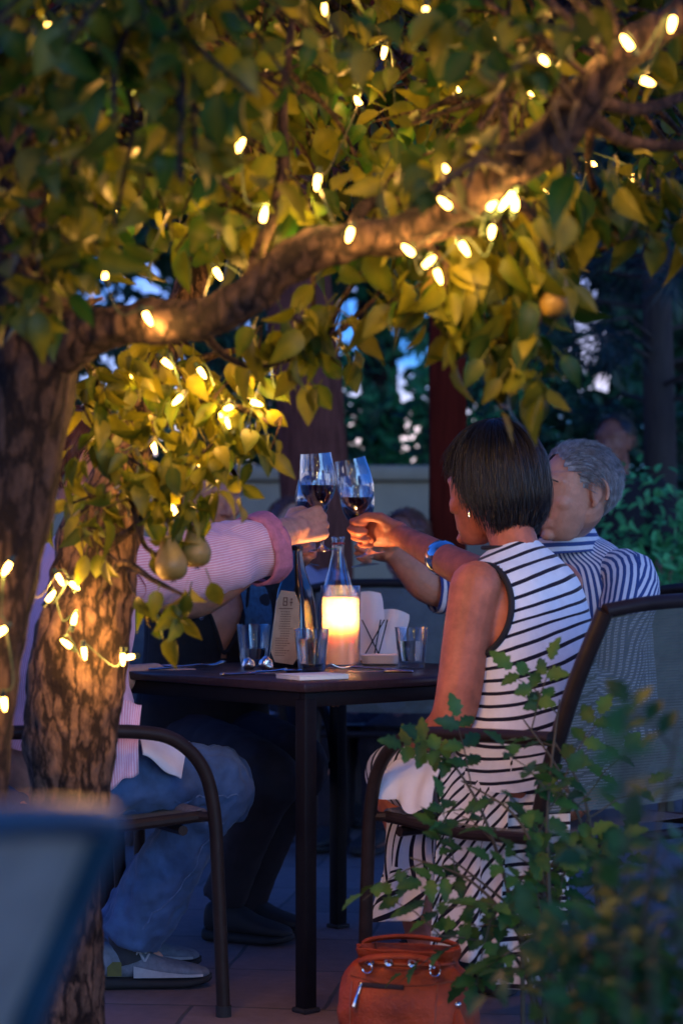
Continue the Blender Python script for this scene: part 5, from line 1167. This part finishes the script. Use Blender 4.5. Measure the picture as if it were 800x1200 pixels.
string([(5, 823, 3.58), (2, 740, 3.58), (9, 665, 3.58), (70, 678, 4.06), (87, 686, 4.05), (59, 700, 4.06), (87, 727, 4.08), (79, 755, 4.08), (99, 764, 4.08), (144, 771, 4.12), (152, 770, 4.13)], 'fairy lights wound round the two rough pear trunks', 1)
string([(195, 425, 4.0), (209, 468, 4.0), (236, 436, 4.12), (268, 478, 4.03), (268, 497, 4.05), (299, 472, 4.05), (315, 428, 4.1), (332, 450, 4.1)], 'fairy lights in the yellow leaves left of the wine glasses', 2)
string([(52, 30, 3.5), (101, 107, 3.4), (168, 103, 3.42), (196, 192, 3.42), (280, 172, 3.44), (309, 253, 3.46), (210, 237, 3.75), (122, 320, 3.5), (173, 372, 3.53), (255, 320, 3.8), (345, 297, 3.6), (410, 274, 3.42), (372, 212, 3.5), (420, 120, 4.0), (380, 10, 3.9)], 'fairy lights in the crown above the left trunk', 3)
string([(498, 15, 3.5), (580, 46, 3.45), (637, 71, 3.4), (683, 34, 3.3), (696, 37, 3.3), (735, 51, 3.22), (787, 27, 3.2), (756, 95, 3.3), (660, 150, 3.8), (572, 193, 3.6), (520, 196, 3.6), (522, 239, 3.36), (597, 231, 3.36), (591, 238, 3.37), (603, 240, 3.37), (576, 240, 3.4), (576, 271, 3.45), (543, 290, 3.45), (479, 294, 3.42), (501, 308, 3.5), (513, 322, 3.5)], 'fairy lights along the thick branch over the women', 4)
string([(60, 210, 4.2), (140, 250, 4.2), (240, 90, 4.1), (330, 60, 4.2), (450, 60, 4.1), (470, 160, 4.0), (440, 215, 3.9), (540, 110, 4.1), (620, 110, 4.0), (690, 190, 4.0), (640, 230, 3.9), (740, 210, 4.0), (560, 30, 4.2), (400, 90, 4.4), (300, 140, 4.3), (190, 40, 4.2), (110, 170, 4.3), (250, 220, 4.2)], 'added fairy lights deep in the leaves at the top, brightening the crown', 5)  # extra bulbs added among the leaves to light the crown
string([(150, 440, 4.13), (112, 500, 4.12), (180, 522, 4.14), (235, 545, 4.14), (140, 585, 4.14), (205, 600, 4.12)], 'added fairy lights half buried in the hanging leaves above the pears, brightening them', 6)  # bulbs added behind the hanging leaves to make them glow yellow
random.seed(99)

# ------------------------------------------------------------------ shrub at the lower right
def shrub(base, tips, label, mat, leaf, nfr, d_jit=.15, seed=1, tone=(0, 1)):
    random.seed(seed); o = empty('rose_shrub', base); tag(o, label, 'shrub', 'leafy shrubs in front of the chair'); st = MB(); lf = MB()
    for tp in tips:
        tip = P(*tp); b0 = V(base) + V((ru(-.12,.12), ru(-.12,.12), 0)); mid = b0.lerp(tip, .55) + V((ru(-.03,.03), ru(-.06,.06), .10 + .1*rnd())); pts = cpts([b0, b0.lerp(mid, .5) + V((0,0,.06)), mid, tip], 7)
        st.tube(pts, [.006*(1-.75*i/(len(pts)-1)) for i in range(len(pts))], n=6)
        for k in range(nfr):
            t_ = .32 + .68*(k+rnd())/nfr; i = min(len(pts)-2, int(t_*(len(pts)-1))); p = pts[i].lerp(pts[i+1], t_*(len(pts)-1)-i); d = (pts[i+1]-pts[i]).normalized()
            sd = rdir(); sd = (sd - d*sd.dot(d)); fd = (sd.normalized() + d*.6 + V((0, 0, .1))).normalized(); ln = ru(.09, .16)*leaf/.045
            st.tube([p, p + fd*ln*.5 + V((0,0,.005)), p + fd*ln + V((0,0,-.012))], [.0018, .0014, .0008], n=5); nl = random.choice((5, 5, 7)); up = (V((0, -.5, 1)) + rdir()*.6).normalized(); s_ = up.cross(fd).normalized()
            for m2 in range(nl):
                if m2 == nl-1: put_leaf(lf, T_LOBED, p + fd*ln, fd, up, leaf*ru(.9,1.2), leaf*.75, ru(*tone), .25, .2)
                else:
                    q = (m2//2+1)/((nl-1)//2+.6); sg = 1 if m2 % 2 else -1; put_leaf(lf, T_LOBED, p + fd*ln*q + V((0,0,.004)), (s_*sg + fd*.45 + V((0,0,ru(-.25,.15)))), (up + rdir()*.35).normalized(), leaf*ru(.75,1.1), leaf*ru(.6,.75), ru(*tone), .25, .25)
    st.build('stems', M['stem'], o); lf.build('foliage', mat, o, weld=False, sharp=0); random.seed(seed+50)
shrub(G(680, 4.22), [(506, 862, 4.35), (540, 915, 4.3), (480, 1005, 4.3), (520, 1000, 4.3), (612, 842, 4.3), (650, 870, 4.3), (655, 820, 4.3), (690, 955, 4.2), (570, 1080, 4.2), (505, 1095, 4.2), (590, 1120, 4.1), (640, 1040, 4.2), (660, 1000, 4.2)], 'leafy green shrub whose sprays cross the striped dress', M['leaf_shrub'], .052, 4, seed=3)
shrub(G(790, 2.85), [(650, 1090, 3.1), (640, 1140, 3.1), (730, 1060, 2.9), (790, 1010, 2.85), (700, 1100, 2.9), (750, 1080, 2.85), (800, 1060, 2.8), (650, 1180, 2.9), (720, 1150, 2.85), (780, 1120, 2.8), (795, 850, 2.95), (840, 980, 2.8), (750, 1190, 2.8), (690, 1195, 2.85)], 'dense dark green shrub in the lower right corner', M['leaf_shrub'], .046, 6, seed=5, tone=(0, .7))
shrub(G(900, 1.95), [(738, 812, 1.9), (750, 900, 1.9), (770, 985, 1.9), (800, 1020, 1.9), (830, 940, 1.9)], 'very blurred near shrub at the right edge', M['leaf_shrub'], .042, 2, seed=8, tone=(.5, 1))

# ------------------------------------------------------------------ orange handbag
hb = G(478, 4.52); bg = empty('handbag', hb); tag(bg, 'orange leather handbag with silver rings on the paving', 'handbag'); Rg = Matrix.Rotation(math.radians(-14), 4, 'Z')
b = MB(); rings = []
for z, a, d_ in crom([(0.0, .125, .062), (.012, .142, .078), (.05, .150, .086), (.10, .146, .082), (.14, .138, .066), (.165, .122, .048), (.18, .104, .040), (.196, .106, .044), (.208, .108, .046)], 6):
    R_ = []
    for j in range(73):
        t_ = 2*math.pi*j/72; k = 1 + (.05*math.sin(9*t_) + .03*math.sin(17*t_+1))*max(0, min(1, (z-.12)/.08)); R_.append(hb + Rg @ V((a*k*math.copysign(abs(math.cos(t_))**.75, math.cos(t_)), d_*k*math.copysign(abs(math.sin(t_))**.75, math.sin(t_)), z)))
    rings.append(R_)
b.loft(rings, None, True, False); bd = b.build('body', M['leather'], bg, sharp=0); wrinkle(bd, .006, (14, 14, 14), 4); wrinkle(bd, .002, (45, 45, 45), 2); sm_ = bd.modifiers.new('solid', 'SOLIDIFY'); sm_.thickness = .004
BT = lambda x, y, z: hb + Rg @ V((x, y, z if z < .16 else z - .026))
b = MB(); b.tube(cpts([BT(-.075, -.05, .196), BT(-.085, -.07, .215), BT(-.04, -.085, .228), BT(.03, -.08, .230), BT(.075, -.068, .215), BT(.07, -.05, .195)], 7), .0085, n=10, flat=.6); b.build('handle', M['leather'], bg)
b = MB(); b.tube(cpts([BT(-.085, .04, .2), BT(-.1, .03, .235), BT(-.03, .02, .252), BT(.05, .02, .250), BT(.1, .03, .235), BT(.08, .04, .2)], 7), .0085, n=10, flat=.6); b.build('handle', M['leather'], bg)
b = MB(); b.tube(cpts([BT(.1*math.cos(a), .045*math.sin(a) - .004, .206) for a in [2*math.pi*i/16 for i in range(17)]], 3), .0045, n=8, cap=False); b.build('drawstring', M['leather_dark'], bg)
for x in (-.07, -.03, .02, .065):
    q = Matrix.Translation(BT(x, -.052, .212)) @ Rg @ Matrix.Rotation(math.pi/2, 4, 'X'); b = MB(); b.lathe([(.004, -.002), (.009, -.003), (.0095, 0), (.009, .003), (.004, .002)], 18, q); b.build('eyelet', M['silver'], bg)
for x in (-.075, .07):
    b = MB(); b.tube([BT(x + .011*math.cos(a), -.060, .198 + .011*math.sin(a)) for a in [2*math.pi*i/16 for i in range(17)]], .0018, n=6, cap=False); b.build('ring', M['silver'], bg)
bvb = BVHTree.FromObject(bd, bpy.context.evaluated_depsgraph_get())
def onbag(x, z, o_=.003): 
    q = BT(x, -.12, z) - hb; h = bvb.ray_cast(q, Rg @ V((0, 1, 0))); p = h[0] if h[0] else bvb.find_nearest(q)[0]; return p + hb + Rg @ V((0, -o_, 0))
b = MB(); b.tube([onbag(-.09 + .095*i/10, .137) for i in range(11)], .0055, n=8, flat=.5); z_ = b.build('pocket_zip', M['zip'], bg)
for pts_ in ([(-.115 + .23*i/14, .152 - .012*math.sin(i/14*3.1)) for i in range(15)], [(.075, .02 + .125*i/8) for i in range(9)], [(-.11, .02 + .12*i/8) for i in range(9)]):
    b = MB(); b.tube([onbag(x, z, .0005) for x, z in pts_], .0019, n=6); b.build('stitched_seam', M['leather_dark'], bg)
b = MB(); b.tube([onbag(-.088, .140, .006), onbag(-.093, .115, .008), onbag(-.098, .094, .008)], [.0035, .0025, .0045], n=8, round_ends=True); b.build('zip_pull', M['silver'], z_)
b = MB()
for i in range(16): x = .105 + .05*rnd(); b.tube([BT(.115 + .01*rnd(), -.06, .10), BT(x, -.07 - .02*rnd(), .05), BT(x + .02*rnd(), -.075 - .03*rnd(), .004)], [.003, .0028, .0022], n=5)
b.build('tassel', M['leather'], bg)
b = MB(); b.ball(BT(.118, -.06, .105), .008); b.build('tassel_bead', M['silver'], bg)

# ------------------------------------------------------------------ sky, light, camera
w_ = bpy.data.worlds.new('World'); scene.world = w_; w_.use_nodes = True; nt = w_.node_tree
for n in list(nt.nodes): nt.nodes.remove(n)
SUN_AZ, SUN_EL = math.radians(155), math.radians(7.0)
sk = nt.nodes.new('ShaderNodeTexSky'); sk.sky_type = 'NISHITA'; sk.sun_disc = False; sk.sun_elevation = SUN_EL; sk.sun_rotation = SUN_AZ; sk.ozone_density = 3.0
tn = nt.nodes.new('ShaderNodeMixRGB'); tn.blend_type = 'MULTIPLY'; tn.inputs[0].default_value = 1; tn.inputs[2].default_value = (.27, .67, 1.8, 1)
bgn = nt.nodes.new('ShaderNodeBackground'); bgn.inputs['Strength'].default_value = .1
ow = nt.nodes.new('ShaderNodeOutputWorld'); L(nt, sk.outputs[0], tn.inputs[1]); 
# thin bright evening cloud low over the horizon
tcw = nt.nodes.new('ShaderNodeTexCoord'); sxw = nt.nodes.new('ShaderNodeSeparateXYZ'); L(nt, tcw.outputs['Generated'], sxw.inputs[0])
mpw = nt.nodes.new('ShaderNodeMapping'); mpw.inputs['Scale'].default_value = (3, 3, 9); L(nt, tcw.outputs['Generated'], mpw.inputs[0])
nzw = nt.nodes.new('ShaderNodeTexNoise'); nzw.inputs['Scale'].default_value = 2.2; nzw.inputs['Detail'].default_value = 6; L(nt, mpw.outputs[0], nzw.inputs['Vector'])
crw = nt.nodes.new('ShaderNodeValToRGB'); crw.color_ramp.elements[0].position = .38; crw.color_ramp.elements[1].position = .62; L(nt, nzw.outputs['Fac'], crw.inputs[0])
hz = nt.nodes.new('ShaderNodeMapRange'); hz.inputs[1].default_value = .05; hz.inputs[2].default_value = .20; hz.inputs[3].default_value = 1; hz.inputs[4].default_value = 0; L(nt, sxw.outputs[2], hz.inputs[0])
cf = math_n(nt, 'MULTIPLY', crw.outputs[0], hz.outputs[0])
cm = nt.nodes.new('ShaderNodeMixRGB'); L(nt, cf, cm.inputs[0]); L(nt, tn.outputs[0], cm.inputs[1]); cm.inputs[2].default_value = (8.0, 6.6, 7.2, 1)
L(nt, cm.outputs[0], bgn.inputs[0]); L(nt, bgn.outputs[0], ow.inputs[0])
sl = bpy.data.lights.new('sun', 'SUN'); sl.energy = .30; sl.angle = math.radians(35); sl.color = (.36, .66, 1.0); so_ = bpy.data.objects.new('sun', sl); col.objects.link(so_)
se = SUN_EL; dv = V((math.sin(SUN_AZ)*math.cos(se), math.cos(SUN_AZ)*math.cos(se), math.sin(se))); so_.rotation_euler = dv.to_track_quat('Z', 'Y').to_euler()
cam = bpy.data.cameras.new('camera'); cam.sensor_fit = 'VERTICAL'; cam.sensor_height = 36; cam.sensor_width = 24; cam.lens = F/1200*36; cam.shift_y = (HOR-600)/1200; cam.clip_start = .05; cam.clip_end = 400
cam.dof.use_dof = True; cam.dof.focus_distance = 5.15; cam.dof.aperture_fstop = 2.8; cam.dof.aperture_blades = 0
co = bpy.data.objects.new('camera', cam); col.objects.link(co); co.location = (0, 0, CAM_H); co.rotation_euler = (math.pi/2, 0, 0); scene.camera = co
vs = scene.view_settings; vs.view_transform = 'Standard'; vs.look = 'None'; vs.gamma = 1; vs.exposure = 1.28
scene.render.engine = 'CYCLES'; cy = scene.cycles; cy.use_denoising = True; cy.sample_clamp_indirect = 4; cy.max_bounces = 8; cy.transparent_max_bounces = 24; cy.caustics_reflective = False; cy.caustics_refractive = False; cy.use_light_tree = True
